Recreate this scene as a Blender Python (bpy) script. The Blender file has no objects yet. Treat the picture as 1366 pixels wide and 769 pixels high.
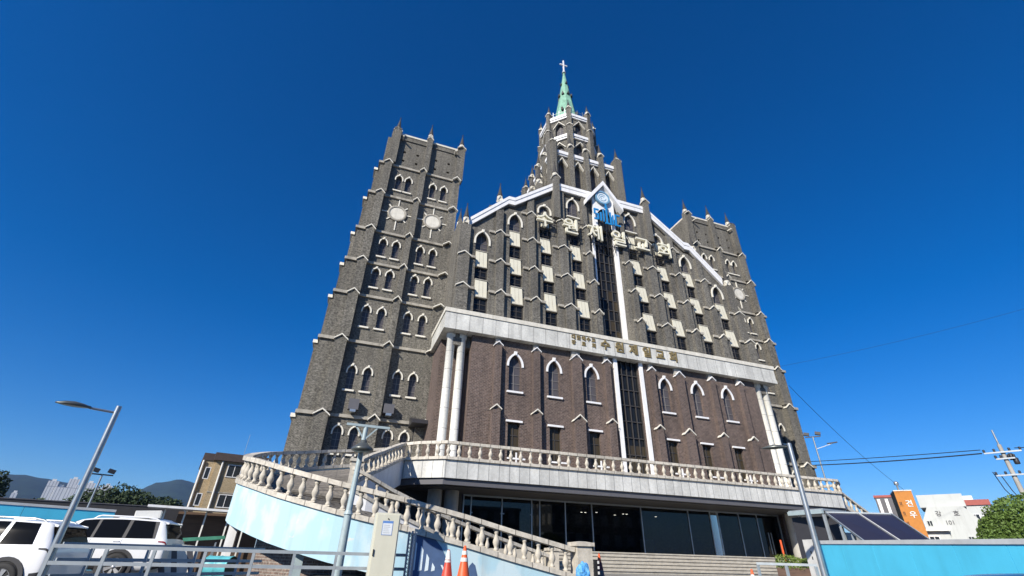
import bpy, bmesh, math, random
from mathutils import Vector, Matrix
random.seed(7)
rad = math.radians
sc = bpy.context.scene
COL = sc.collection

# ------------------------------------------------------------------ camera, sky, sun, exposure
cam_d = bpy.data.cameras.new("camera")
cam = bpy.data.objects.new("camera", cam_d)
COL.objects.link(cam)
cam_d.sensor_width = 36.0
cam_d.sensor_fit = 'HORIZONTAL'
cam_d.lens = 36.0 * 611.95 / 1366.0
cam_d.clip_start = 0.1
cam_d.clip_end = 12000
RX = (0.94016, 0.19186, 0.28162)      # world X, Y, Z written in camera axes (right, down, forward)
RY = (-0.33986, 0.46783, 0.81586)
RZ = (0.02447, -0.86274, 0.50490)
M = Matrix(((RX[0], -RX[1], -RX[2], 0.0),
            (RY[0], -RY[1], -RY[2], 0.0),
            (RZ[0], -RZ[1], -RZ[2], 1.0),
            (0, 0, 0, 1)))
cam.matrix_world = M
sc.camera = cam

SUN_AZ, SUN_EL = 51.0, 31.0           # degrees left of the facade's normal, degrees above the horizon
sdir = Vector((-math.sin(rad(SUN_AZ)) * math.cos(rad(SUN_EL)), -math.cos(rad(SUN_AZ)) * math.cos(rad(SUN_EL)), math.sin(rad(SUN_EL))))
world = bpy.data.worlds.new("World")
sc.world = world
world.use_nodes = True
wn, wl = world.node_tree.nodes, world.node_tree.links
bg = wn["Background"]
sky = wn.new("ShaderNodeTexSky")
sky.sky_type = 'NISHITA'
sky.sun_disc = False
sky.sun_elevation = rad(SUN_EL)
sky.sun_rotation = math.atan2(sdir.x, sdir.y)
sky.altitude = 300
sky.air_density = 1.0
sky.dust_density = 0.0
sky.ozone_density = 7.0
hs = wn.new("ShaderNodeHueSaturation")
hs.inputs["Saturation"].default_value = 1.27
hs.inputs["Hue"].default_value = 0.508
wl.new(sky.outputs[0], hs.inputs["Color"])
wl.new(hs.outputs[0], bg.inputs[0])
bg.inputs[1].default_value = 0.095
sun_d = bpy.data.lights.new("sun", 'SUN')
sun_d.energy = 5.0
sun_d.angle = rad(0.53)
sun_d.color = (1.0, 0.93, 0.83)
sun = bpy.data.objects.new("sun", sun_d)
COL.objects.link(sun)
sun.rotation_euler = (-sdir).to_track_quat('-Z', 'Y').to_euler()
sc.view_settings.view_transform = 'Standard'
sc.view_settings.look = 'None'
sc.view_settings.gamma = 1.0
sc.view_settings.use_curve_mapping = False
sc.view_settings.exposure = 0.45
sc.cycles.max_bounces = 6
sc.cycles.transparent_max_bounces = 12

# ------------------------------------------------------------------ materials
def new_mat(name):
    m = bpy.data.materials.new(name)
    m.use_nodes = True
    nt = m.node_tree
    return m, nt.nodes, nt.links, nt.nodes["Principled BSDF"]

def plain(name, c, rough=0.6, metal=0.0, var=0.12, scale=3.0, bump=0.0, bscale=40.0, stain=0.0, c2=None, spec=0.5, stretch=None):
    """A colour broken by two scales of noise, with optional fine bump and run-down stains."""
    m, n, l, p = new_mat(name)
    tc = n.new("ShaderNodeTexCoord")
    vec = tc.outputs["Object"]
    if stretch:
        mp = n.new("ShaderNodeMapping"); mp.inputs["Scale"].default_value = stretch
        l.new(vec, mp.inputs[0]); vec = mp.outputs[0]
    nz = n.new("ShaderNodeTexNoise"); nz.inputs["Scale"].default_value = scale; nz.inputs["Detail"].default_value = 6.0
    nz.inputs["Roughness"].default_value = 0.65
    l.new(vec, nz.inputs["Vector"])
    mx = n.new("ShaderNodeMix"); mx.data_type = 'RGBA'
    a = tuple(x * (1 - var) for x in c) if c2 is None else c
    b = tuple(min(1, x * (1 + var)) for x in c) if c2 is None else c2
    mx.inputs["A"].default_value = (*a, 1); mx.inputs["B"].default_value = (*b, 1)
    cr = n.new("ShaderNodeMapRange"); cr.inputs[1].default_value = 0.32; cr.inputs[2].default_value = 0.68
    l.new(nz.outputs["Fac"], cr.inputs[0]); l.new(cr.outputs[0], mx.inputs["Factor"])
    out = mx.outputs["Result"]
    if stain > 0:
        mp = n.new("ShaderNodeMapping"); mp.inputs["Scale"].default_value = (2.2, 2.2, 0.25)
        l.new(tc.outputs["Object"], mp.inputs[0])
        n2 = n.new("ShaderNodeTexNoise"); n2.inputs["Scale"].default_value = 1.6; n2.inputs["Detail"].default_value = 8
        l.new(mp.outputs[0], n2.inputs["Vector"])
        r2 = n.new("ShaderNodeMapRange"); r2.inputs[1].default_value = 0.5; r2.inputs[2].default_value = 0.75
        r2.inputs[4].default_value = stain
        l.new(n2.outputs["Fac"], r2.inputs[0])
        m2 = n.new("ShaderNodeMix"); m2.data_type = 'RGBA'
        l.new(out, m2.inputs["A"]); m2.inputs["B"].default_value = (c[0] * .42, c[1] * .4, c[2] * .36, 1)
        l.new(r2.outputs[0], m2.inputs["Factor"]); out = m2.outputs["Result"]
    l.new(out, p.inputs["Base Color"])
    p.inputs["Roughness"].default_value = rough
    p.inputs["Metallic"].default_value = metal
    p.inputs["Specular IOR Level"].default_value = spec
    if bump > 0:
        nb = n.new("ShaderNodeTexNoise"); nb.inputs["Scale"].default_value = bscale; nb.inputs["Detail"].default_value = 4
        l.new(tc.outputs["Object"], nb.inputs["Vector"])
        bp = n.new("ShaderNodeBump"); bp.inputs["Strength"].default_value = bump; bp.inputs["Distance"].default_value = 0.02
        l.new(nb.outputs["Fac"], bp.inputs["Height"]); l.new(bp.outputs[0], p.inputs["Normal"])
    return m

def brick(name, c1, c2, mortar, bw=0.21, bh=0.075, ms=0.012, offset=0.5, rough=0.85, big=0.25, bump=0.5, bigscale=0.25, fine=0.35, streak=0.0):
    """Coursed bricks, blocks or panels in metres on the UV map, with tone variation at two larger scales."""
    m, n, l, p = new_mat(name)
    uv = n.new("ShaderNodeUVMap")
    bt = n.new("ShaderNodeTexBrick")
    bt.offset = offset
    bt.inputs["Scale"].default_value = 1.0
    bt.inputs["Brick Width"].default_value = bw
    bt.inputs["Row Height"].default_value = bh
    bt.inputs["Mortar Size"].default_value = ms
    bt.inputs["Mortar Smooth"].default_value = 0.3
    bt.inputs["Color1"].default_value = (*c1, 1); bt.inputs["Color2"].default_value = (*c2, 1); bt.inputs["Mortar"].default_value = (*mortar, 1)
    l.new(uv.outputs[0], bt.inputs["Vector"])
    tc = n.new("ShaderNodeTexCoord")
    def noise(s, d, lo, hi):
        z = n.new("ShaderNodeTexNoise"); z.inputs["Scale"].default_value = s; z.inputs["Detail"].default_value = d
        l.new(tc.outputs["Object"], z.inputs["Vector"])
        r = n.new("ShaderNodeMapRange"); r.inputs[1].default_value = 0.3; r.inputs[2].default_value = 0.7
        r.inputs[3].default_value = lo; r.inputs[4].default_value = hi
        l.new(z.outputs["Fac"], r.inputs[0]); return r.outputs[0]
    f = noise(bigscale, 6, 1 - big, 1 + big)
    g = noise(8.0, 5, 1 - fine, 1 + fine)
    mu = n.new("ShaderNodeMath"); mu.operation = 'MULTIPLY'; l.new(f, mu.inputs[0]); l.new(g, mu.inputs[1])
    if streak:
        mp = n.new("ShaderNodeMapping"); mp.inputs["Scale"].default_value = (1.7, 1.7, .11); l.new(tc.outputs["Object"], mp.inputs[0])
        z = n.new("ShaderNodeTexNoise"); z.inputs["Scale"].default_value = 1.3; z.inputs["Detail"].default_value = 7; l.new(mp.outputs[0], z.inputs["Vector"])
        r = n.new("ShaderNodeMapRange"); r.inputs[1].default_value = .42; r.inputs[2].default_value = .70; r.inputs[3].default_value = 1.04; r.inputs[4].default_value = 1 - streak
        l.new(z.outputs["Fac"], r.inputs[0])
        m3 = n.new("ShaderNodeMath"); m3.operation = 'MULTIPLY'; l.new(mu.outputs[0], m3.inputs[0]); l.new(r.outputs[0], m3.inputs[1]); mu = m3
    vm = n.new("ShaderNodeVectorMath"); vm.operation = 'SCALE'
    l.new(bt.outputs["Color"], vm.inputs[0]); l.new(mu.outputs[0], vm.inputs["Scale"])
    l.new(vm.outputs[0], p.inputs["Base Color"])
    p.inputs["Roughness"].default_value = rough
    if bump:
        iv = n.new("ShaderNodeMath"); iv.operation = 'SUBTRACT'; iv.inputs[0].default_value = 1.0
        l.new(bt.outputs["Fac"], iv.inputs[1])
        bp = n.new("ShaderNodeBump"); bp.inputs["Strength"].default_value = bump; bp.inputs["Distance"].default_value = 0.02
        l.new(iv.outputs[0], bp.inputs["Height"]); l.new(bp.outputs[0], p.inputs["Normal"])
    return m

def glass(name, c=(0.012, 0.014, 0.017), rough=0.08, wav=0.05, spec=0.22, ior=1.45):
    m, n, l, p = new_mat(name)
    p.inputs["Base Color"].default_value = (*c, 1)
    p.inputs["Roughness"].default_value = rough
    p.inputs["Specular IOR Level"].default_value = spec; p.inputs["IOR"].default_value = ior
    tc = n.new("ShaderNodeTexCoord"); nz = n.new("ShaderNodeTexNoise"); nz.inputs["Scale"].default_value = 1.2
    l.new(tc.outputs["Object"], nz.inputs["Vector"])
    bp = n.new("ShaderNodeBump"); bp.inputs["Strength"].default_value = wav; bp.inputs["Distance"].default_value = 0.2
    l.new(nz.outputs["Fac"], bp.inputs["Height"]); l.new(bp.outputs[0], p.inputs["Normal"])
    return m

def clear_glass(name, tint=(0.25, 0.3, 0.3)):
    m, n, l, p = new_mat(name)
    n.remove(p)
    o = n["Material Output"]
    t = n.new("ShaderNodeBsdfTransparent"); t.inputs[0].default_value = (*tint, 1)
    g = n.new("ShaderNodeBsdfGlossy"); g.inputs["Roughness"].default_value = 0.02; g.inputs[0].default_value = (.9, .92, .9, 1)
    fr = n.new("ShaderNodeFresnel"); fr.inputs[0].default_value = 1.5
    mx = n.new("ShaderNodeMixShader")
    l.new(fr.outputs[0], mx.inputs[0]); l.new(t.outputs[0], mx.inputs[1]); l.new(g.outputs[0], mx.inputs[2])
    l.new(mx.outputs[0], o.inputs[0])
    return m

def emit(name, c, s):
    m, n, l, p = new_mat(name)
    p.inputs["Base Color"].default_value = (*c, 1)
    p.inputs["Emission Color"].default_value = (*c, 1); p.inputs["Emission Strength"].default_value = s
    return m

GB = brick("gray_brick", (.040, .037, .031), (.150, .139, .115), (.20, .187, .155), bw=.19, bh=.07, ms=.016, fine=.55, big=.20, streak=.30)
GB2 = brick("gray_brick_smooth", (.050, .047, .040), (.145, .135, .113), (.19, .178, .15), bw=.19, bh=.07, ms=.016, fine=.5, big=.20, streak=.30)
RB = brick("brown_brick", (.068, .044, .036), (.122, .082, .067), (.175, .145, .125), bw=.25, bh=.10, ms=.016, fine=.28, big=.16, streak=.2)
OB = brick("old_brick", (.13, .09, .075), (.20, .145, .12), (.27, .24, .21), bw=.25, bh=.09, ms=.018)
PANEL = brick("stone_panel", (.56, .56, .52), (.62, .62, .58), (.24, .24, .23), bw=.62, bh=50.0, ms=.018, offset=0.0, rough=.55, big=.13, bump=.3, fine=.1, bigscale=.6, streak=.22)
PANEL2 = brick("cornice_panel", (.57, .565, .515), (.63, .625, .57), (.27, .26, .24), bw=1.0, bh=50.0, ms=.02, offset=0.0, rough=.55, big=.14, bump=.3, fine=.1, bigscale=.5, streak=.24)
COLM = brick("column_stone", (.60, .59, .53), (.66, .65, .585), (.3, .29, .27), bw=9.0, bh=1.35, ms=.02, offset=0.0, rough=.6, big=.12, bump=.3, fine=.1)
TRIM = plain("cream_trim", (.66, .63, .54), .75, var=.12, scale=2.5, stain=.35)
TRIMD = plain("weathered_trim", (.36, .335, .28), .85, var=.22, scale=2.0, stain=.6)
IVORY = plain("ivory_trim", (.74, .71, .61), .7, var=.06, scale=2.5, stain=.12)
WHITE = plain("white_paint", (.80, .80, .79), .5, var=.06, stain=.24)
CREAM = plain("cream_panel", (.66, .63, .50), .6, var=.05, scale=1.0, stain=.08)
LETTER = plain("cream_letter", (.76, .73, .58), .5, var=.06)
GOLD = plain("bronze_letter", (.30, .225, .095), .42, metal=.35, var=.2)
BLUE = plain("blue_letter", (.02, .22, .52), .4, var=.06)
GLASS = glass("window_glass")
GLASSD = glass("dusty_window_glass", (.085, .08, .088), .3, .05, .25)
GLASSB = glass("curtained_glass", (.05, .04, .025), .08)
MUNT = plain("window_bar", (.20, .19, .18), .5)
MUNTD = plain("dark_mullion", (.055, .05, .045), .5)
STONE = plain("baluster_stone", (.52, .48, .40), .8, var=.18, scale=5, bump=.25, bscale=60, stain=.35)
COPE = brick("coping_stone", (.49, .455, .38), (.56, .52, .44), (.2, .18, .15), bw=.62, bh=50, ms=.02, offset=0, rough=.8, big=.2, fine=.18, bump=.3)
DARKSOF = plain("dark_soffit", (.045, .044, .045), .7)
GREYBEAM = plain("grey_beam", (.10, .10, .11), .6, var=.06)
SOFFIT = plain("pale_soffit", (.42, .41, .38), .7)
CONC = plain("concrete", (.38, .365, .33), .85, var=.15, scale=1.5, stain=.4, bump=.2)
COPPER = plain("green_copper", (.20, .40, .285), .75, var=.3, scale=1.4, stain=.5)
SLATE = plain("pinnacle_roof", (.043, .040, .036), .7, var=.2)
STEEL = plain("galvanised_steel", (.40, .43, .44), .38, metal=.75, var=.12, scale=6)
STEELB = plain("painted_grey_steel", (.34, .38, .40), .45, metal=.2, var=.1, scale=5)
PALEBLUE = plain("pale_blue_steel", (.35, .43, .44), .5, metal=.1, var=.1, scale=5)
DARKM = plain("dark_metal", (.035, .035, .04), .5, metal=.3)
LAMPH = plain("lamp_housing", (.13, .14, .13), .35, metal=.5)
BLACK = plain("black_rubber", (.012, .012, .012), .75)
ASPH = plain("asphalt", (.055, .055, .056), .9, var=.2, scale=1.5, bump=.4, bscale=60)
PAVE = brick("plaza_paving", (.25, .235, .20), (.30, .28, .24), (.15, .14, .12), bw=.6, bh=.6, ms=.01, fine=.15)
STEP = plain("granite_step", (.44, .41, .345), .75, var=.14, scale=3, stain=.3)
EARTH = plain("earth", (.10, .10, .06), .95, var=.3, scale=.05)

# ------------------------------------------------------------------ mesh helpers
WLOC = {}
class MB:
    """Collects solids and sheets and links them as ONE mesh object; uv is laid out in metres by face direction."""
    def __init__(s):
        s.v, s.f, s.m, s.sm = [], [], [], []
        s.mats = []
        s.xf = None
    def mi(s, mat):
        if mat not in s.mats: s.mats.append(mat)
        return s.mats.index(mat)
    def add(s, verts, faces, mat, smooth=False):
        b = len(s.v)
        for p in verts:
            p = Vector(p)
            s.v.append(s.xf(p) if s.xf else p)
        k = s.mi(mat)
        for f in faces:
            s.f.append([b + i for i in f]); s.m.append(k); s.sm.append(smooth)
    def box(s, x0, x1, y0, y1, z0, z1, mat):
        s.add([(x0,y0,z0),(x1,y0,z0),(x1,y1,z0),(x0,y1,z0),(x0,y0,z1),(x1,y0,z1),(x1,y1,z1),(x0,y1,z1)],
              [(0,3,2,1),(4,5,6,7),(0,1,5,4),(1,2,6,5),(2,3,7,6),(3,0,4,7)], mat)
    def prism(s, pts, y0, y1, mat):
        """polygon of (x, z) pushed from y0 to y1"""
        n = len(pts)
        s.add([(x, y0, z) for x, z in pts] + [(x, y1, z) for x, z in pts],
              [tuple(range(n)), tuple(range(2*n-1, n-1, -1))] + [(i, (i+1) % n, n+(i+1) % n, n+i) for i in range(n)], mat)
    def prism_yz(s, pts, x0, x1, mat):
        n = len(pts)
        s.add([(x0, y, z) for y, z in pts] + [(x1, y, z) for y, z in pts],
              [tuple(range(n)), tuple(range(2*n-1, n-1, -1))] + [(i, (i+1) % n, n+(i+1) % n, n+i) for i in range(n)], mat)
    def slab(s, pts, z0, z1, mat):
        """polygon of (x, y) raised from z0 to z1"""
        n = len(pts)
        s.add([(x, y, z0) for x, y in pts] + [(x, y, z1) for x, y in pts],
              [tuple(range(n-1, -1, -1)), tuple(range(n, 2*n))] + [(i, (i+1) % n, n+(i+1) % n, n+i) for i in range(n)], mat)
    def beam(s, a, b, w, h, mat, up=(0, 0, 1)):
        a, b = Vector(a), Vector(b)
        d = (b - a).normalized()
        u = Vector(up)
        if abs(d.dot(u)) > .98: u = Vector((0, 1, 0))
        x = d.cross(u).normalized(); z = x.cross(d).normalized()
        v = []
        for p in (a, b):
            for i, j in ((-1,-1),(1,-1),(1,1),(-1,1)):
                v.append(p + x*(i*w/2) + z*(j*h/2))
        s.add(v, [(0,3,2,1),(4,5,6,7),(0,1,5,4),(1,2,6,5),(2,3,7,6),(3,0,4,7)], mat)
    def tube(s, pts, r, mat, n=8, r2=None, caps=True):
        pts = [Vector(p) for p in pts]
        rs = r if isinstance(r, (list, tuple)) else [r + ((r2 if r2 is not None else r) - r) * i / max(1, len(pts)-1) for i in range(len(pts))]
        v = []
        for i, p in enumerate(pts):
            d = (pts[min(i+1, len(pts)-1)] - pts[max(i-1, 0)]).normalized()
            u = Vector((0, 0, 1)) if abs(d.z) < .95 else Vector((1, 0, 0))
            x = d.cross(u).normalized(); y = x.cross(d).normalized()
            for k in range(n):
                a = 2*math.pi*k/n
                v.append(p + x*math.cos(a)*rs[i] + y*math.sin(a)*rs[i])
        f = []
        for i in range(len(pts)-1):
            for k in range(n):
                f.append((i*n+k, i*n+(k+1) % n, (i+1)*n+(k+1) % n, (i+1)*n+k))
        s.add(v, f, mat, True)
        if caps:
            s.add([v[k] for k in range(n)], [tuple(range(n))], mat)
            s.add([v[(len(pts)-1)*n+k] for k in range(n)], [tuple(range(n-1, -1, -1))], mat)
    def lathe(s, prof, c, mat, n=12, smooth=True, axis='z', rot=0.0, caps=True):
        """profile of (radius, height) turned about an axis through c"""
        v = []
        for r, h in prof:
            for k in range(n):
                a = 2*math.pi*k/n + rot
                if axis == 'z': q = (r*math.cos(a), r*math.sin(a), h)
                elif axis == 'y': q = (r*math.cos(a), h, r*math.sin(a))
                else: q = (h, r*math.cos(a), r*math.sin(a))
                v.append(Vector(c) + Vector(q))
        f = []
        for i in range(len(prof)-1):
            for k in range(n):
                f.append((i*n+k, i*n+(k+1) % n, (i+1)*n+(k+1) % n, (i+1)*n+k))
        s.add(v, f, mat, smooth)
        if caps and prof[0][0] > 1e-4: s.add([v[k] for k in range(n)], [tuple(range(n-1, -1, -1))], mat)
        if caps and prof[-1][0] > 1e-4: s.add([v[(len(prof)-1)*n+k] for k in range(n)], [tuple(range(n))], mat)
    def mesh(s, name, fix=True, bevel=0.0):
        me = bpy.data.meshes.new(name)
        me.from_pydata([tuple(p) for p in s.v], [], s.f)
        for m in s.mats: me.materials.append(m)
        me.polygons.foreach_set("material_index", s.m)
        me.polygons.foreach_set("use_smooth", s.sm)
        if fix or bevel:
            bm = bmesh.new(); bm.from_mesh(me)
            if bevel:
                bmesh.ops.remove_doubles(bm, verts=bm.verts, dist=.0005)
                ed = [e for e in bm.edges if len(e.link_faces) == 2 and e.calc_face_angle(0) > .6]
                bmesh.ops.bevel(bm, geom=ed, offset=bevel, segments=2, affect='EDGES', profile=.6)
            bmesh.ops.recalc_face_normals(bm, faces=bm.faces)
            bm.to_mesh(me); bm.free()
        uvl = me.uv_layers.new(name="UVMap")
        co = [v.co for v in me.vertices]
        for p in me.polygons:
            n = p.normal
            if abs(n.z) > .75:
                t, b = Vector((1, 0, 0)), Vector((0, 1, 0))
            else:
                t = Vector((-n.y, n.x, 0)).normalized(); b = Vector((0, 0, 1))
            for li in p.loop_indices:
                q = co[me.loops[li].vertex_index]
                uvl.data[li].uv = (q.dot(t), q.dot(b))
        return me
    def build(s, name, parent=None, local=False, fix=True, bevel=0.0):
        return link(name, s.mesh(name, fix, bevel), parent, local=local)

def link(name, me, parent=None, loc=(0, 0, 0), local=False, rz=0.0):
    """links mesh data as an object; loc is in world metres unless local"""
    o = bpy.data.objects.new(name, me)
    COL.objects.link(o)
    loc = Vector(loc)
    if parent is not None:
        o.parent = parent
        if not local: o.location = loc - WLOC.get(parent.name, Vector((0, 0, 0)))
        else: o.location = loc
    else:
        o.location = loc
    if not local: WLOC[o.name] = Vector(loc)
    o.rotation_euler.z = rz
    return o

def thing(name, label, cat, loc=(0, 0, 0), rz=0.0, group=None):
    o = bpy.data.objects.new(name, None)
    COL.objects.link(o)
    o.location = loc; o.rotation_euler.z = rz
    o.empty_display_size = .3
    WLOC[o.name] = Vector(loc)
    return tag(o, label, cat, group)

def tag(o, label, cat, group=None):
    o["label"] = label; o["category"] = cat
    if group: o["group"] = group
    return o

def struct(o, kind="structure"):
    o["kind"] = kind
    return o

def arch(xc, hw, zs, za, n=7):
    """pointed arch from the left springing over the apex to the right springing"""
    h = za - zs
    k = max(0.0, ((h*h)/(hw*hw) - 1) / 2)
    R = hw*(1+k)
    end = math.acos(min(1, hw*k/R))
    L = []
    for i in range(n+1):
        a = math.pi - end*i/n
        L.append((xc + hw*k + R*math.cos(a), zs + R*math.sin(a)))
    Rr = [(2*xc - x, z) for x, z in L[-2::-1]]
    return L + Rr

def wall_holes(mb, x0, x1, z0, z1, y, holes, depth, mat, rmat=None):
    """a wall face towards -y with true openings: holes are (centre, half width, sill, springing, apex); apex None is a square head"""
    rmat = rmat or mat
    xs, zs = {x0, x1}, {z0, z1}
    for xc, hw, s_, sp, ap in holes:
        xs |= {xc-hw, xc+hw}; zs |= {s_, ap if ap else sp}
    xs = sorted(x for x in xs if x0-1e-6 <= x <= x1+1e-6); zs = sorted(z for z in zs if z0-1e-6 <= z <= z1+1e-6)
    def hit(cx, cz):
        return any(xc-hw < cx < xc+hw and s_ < cz < (ap if ap else sp) for xc, hw, s_, sp, ap in holes)
    for i in range(len(xs)-1):
        for j in range(len(zs)-1):
            if xs[i+1]-xs[i] < 1e-5 or zs[j+1]-zs[j] < 1e-5: continue
            if not hit((xs[i]+xs[i+1])/2, (zs[j]+zs[j+1])/2):
                mb.add([(xs[i],y,zs[j]),(xs[i+1],y,zs[j]),(xs[i+1],y,zs[j+1]),(xs[i],y,zs[j+1])], [(0,1,2,3)], mat)
    for xc, hw, s_, sp, ap in holes:
        if ap:
            pts = arch(xc, hw, sp, ap)
            mid = len(pts)//2
            for i in range(mid):
                a, b = pts[i], pts[i+1]
                mb.add([(xc-hw,y,ap),(a[0],y,a[1]),(b[0],y,b[1])], [(0,1,2)], mat)
                a, b = pts[-1-i], pts[-2-i]
                mb.add([(xc+hw,y,ap),(b[0],y,b[1]),(a[0],y,a[1])], [(0,1,2)], mat)
        else:
            pts = [(xc-hw, sp), (xc+hw, sp)]
        ring = [(xc-hw, s_)] + pts + [(xc+hw, s_)]
        for i in range(len(ring)):
            a, b = ring[i], ring[(i+1) % len(ring)]
            mb.add([(a[0],y,a[1]),(b[0],y,b[1]),(b[0],y+depth,b[1]),(a[0],y+depth,a[1])], [(0,1,2,3)], rmat)

def arch_window(hw, h_sp, h_ap, depth, hood=.13, proud=.09, drop=.25, cols=2, rows=4, sillw=.16, gm=None, tm=None, key=True):
    """mesh of an arched window about the middle of its sill at the wall face (y = 0, facing -y): panes, bars, hood mould, sill"""
    gm = gm or GLASSD; tm = tm or IVORY
    mb = MB()
    pts = arch(0, hw, h_sp, h_ap)
    yg = depth - .05
    mb.add([(x, yg, z) for x, z in [(-hw, 0)] + pts + [(hw, 0)]], [tuple(range(len(pts)+2))], gm)
    for i in range(1, cols):
        x = -hw + 2*hw*i/cols
        mb.box(x-.018, x+.018, yg-.04, yg-.005, 0, h_ap - .12*h_ap*abs(x)/hw*2 - .02, MUNT)
    for j in range(1, rows):
        z = h_sp*j/(rows-1)
        mb.box(-hw, hw, yg-.035, yg-.006, z-.018, z+.018, MUNT)
    if hood:
        inn = [(-hw-.03, h_sp-drop)] + arch(0, hw+.03, h_sp, max(h_ap+.04, h_sp+hw+.035)) + [(hw+.03, h_sp-drop)]
        out = [(-hw-.03-hood, h_sp-drop)] + arch(0, hw+.03+hood, h_sp, max(h_ap+.05+hood, h_sp+hw+.04+hood)) + [(hw+.03+hood, h_sp-drop)]
        n = len(inn)
        v = [(x, -proud, z) for x, z in inn] + [(x, -proud, z) for x, z in out] + [(x, .02, z) for x, z in inn] + [(x, .02, z) for x, z in out]
        f = []
        for i in range(n-1):
            f += [(i, i+1, n+i+1, n+i), (n+i, n+i+1, 3*n+i+1, 3*n+i), (i+1, i, 2*n+i, 2*n+i+1)]
        f += [(0, n, 3*n, 2*n), (n-1, 2*n-1, 4*n-1, 3*n-1)]
        mb.add(v, f, tm)
        if key:
            t = max(h_ap+.05+hood, h_sp+hw+.04+hood)
            mb.prism([(-hood*.55, t-hood*1.25), (hood*.55, t-hood*1.25), (hood*.8, t+hood*.55), (-hood*.8, t+hood*.55)], -proud-.05, .02, tm)
    if sillw:
        mb.box(-hw-.14, hw+.14, -.14, .1, -sillw, 0.003, tm)
    return mb.mesh("window")

def chevron(mb, xc, hw, z, y0, y1, mat, t=.13, rise=None):
    """inverted-V weather moulding across a pilaster head, z is its apex"""
    rise = rise or hw*.95
    mb.prism([(xc-hw, z-rise), (xc, z), (xc+hw, z-rise), (xc+hw, z-rise-t), (xc, z-t*1.15), (xc-hw, z-rise-t)], y0, y1, mat)

def pinnacle_mesh(w=.5, h=2.3):
    mb = MB()
    mb.box(-w*.36, w*.36, -w*.36, w*.36, 0, h*.26, TRIM)
    for k in range(4):
        a = k*math.pi/2
        mb.xf = lambda p, a=a: Vector((p.x*math.cos(a)-p.y*math.sin(a), p.x*math.sin(a)+p.y*math.cos(a), p.z))
        mb.prism([(-w*.46, h*.08), (0, h*.27), (w*.46, h*.08), (w*.46, h*.02), (0, h*.2), (-w*.46, h*.02)], -w*.5, -w*.34, TRIM)
    mb.xf = None
    mb.lathe([(w*.5, h*.262), (w*.56, h*.285), (w*.38, h*.42), (w*.19, h*.68), (w*.07, h*.86)], (0, 0, 0), SLATE, 8, False)
    mb.lathe([(w*.05, h*.861), (w*.12, h*.885), (w*.04, h*.91), (w*.03, h*.94)], (0, 0, 0), SLATE, 6, False)
    mb.box(-w*.14, w*.14, -w*.03, w*.03, h*.941, h*.965, SLATE)
    mb.box(-w*.03, w*.03, -w*.028, w*.028, h*.9655, h, SLATE)
    return mb.mesh("pinnacle")

def baluster_mesh(h=.62, w=.11):
    mb = MB()
    mb.box(-w*.85, w*.85, -w*.85, w*.85, 0, h*.06, STONE)
    pr = [(.62,.06),(.80,.10),(.62,.15),(.50,.19),(.62,.25),(.86,.33),(1.0,.42),(.94,.51),(.72,.61),(.50,.72),(.46,.79),(.70,.85),(.74,.90),(.60,.94)]
    mb.lathe([(r*w, z*h) for r, z in pr], (0, 0, 0), STONE, 12)
    mb.box(-w*.75, w*.75, -w*.75, w*.75, h*.941, h, STONE)
    return mb.mesh("baluster")

def text_mesh(ch, size, depth, mat, offset=0.0):
    cu = bpy.data.curves.new("glyph", 'FONT')
    cu.body = ch; cu.size = size; cu.extrude = depth/2; cu.offset = offset
    cu.align_x = 'CENTER'; cu.align_y = 'CENTER'
    o = bpy.data.objects.new("glyph", cu)
    COL.objects.link(o)
    dg = bpy.context.evaluated_depsgraph_get()
    me = bpy.data.meshes.new_from_object(o.evaluated_get(dg))
    bpy.data.objects.remove(o)
    xs = [v.co.x for v in me.vertices]; ys = [v.co.y for v in me.vertices]
    cx, cy = (min(xs)+max(xs))/2, (min(ys)+max(ys))/2
    for v in me.vertices:                       # stand the glyph up, reading from -y
        x, y, z = v.co
        v.co = (x-cx, -z, y-cy)
    me.materials.clear(); me.materials.append(mat)
    return me
BAL = baluster_mesh()
PIN = pinnacle_mesh()

# ------------------------------------------------------------------ the ground
def ground_h(x, y):
    def ss(t): t = max(0, min(1, t)); return t*t*(3-2*t)
    far = -0.2 + 0.56*ss((x+5.0)/6.0)
    if x < -3: far += .22*ss((y-18.4)/1.6)
    return -0.55 + (far+0.55)*ss((y-7.0+max(0, x-6)*.55)/5.0)
xs = sorted(set([-9000,-5000,-2500,-1200,-600,-300,-150,-90,-60,-40,-30,-22,-16,70,90,120,180,300,600,1200,2500,5000,9000] + [-12+i*1.0 for i in range(74)]))
ys = sorted(set([-9000,-4000,-1500,-600,-250,-100,-50,-30,-18,-10,-5,70,90,120,180,300,600,1200,2500,5000,9000] + [-2+i*1.0 for i in range(62)]))
gv = [(x, y, ground_h(x, y)) for y in ys for x in xs]
nx = len(xs)
mb = MB()
mb.add(gv, [(j*nx+i, j*nx+i+1, (j+1)*nx+i+1, (j+1)*nx+i) for j in range(len(ys)-1) for i in range(nx-1)], ASPH, True)
struct(mb.build("ground", fix=False))
mb = MB()
mb.add([(9.3, 17.5, .366), (33, 17.5, .366), (33, 24.4, .366), (9.3, 24.4, .366)], [(0,1,2,3)], PAVE)
struct(mb.build("pavement", fix=False))

# ------------------------------------------------------------------ the church: one thing, parts and sub-parts
CX = 20.35
church = thing("church", "huge dark brick church with a stepped gable, two square towers and a central green spire", "church", (CX, 30.0, .36))
def mir(p): return Vector((2*CX - p.x, p.y, p.z))

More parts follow.
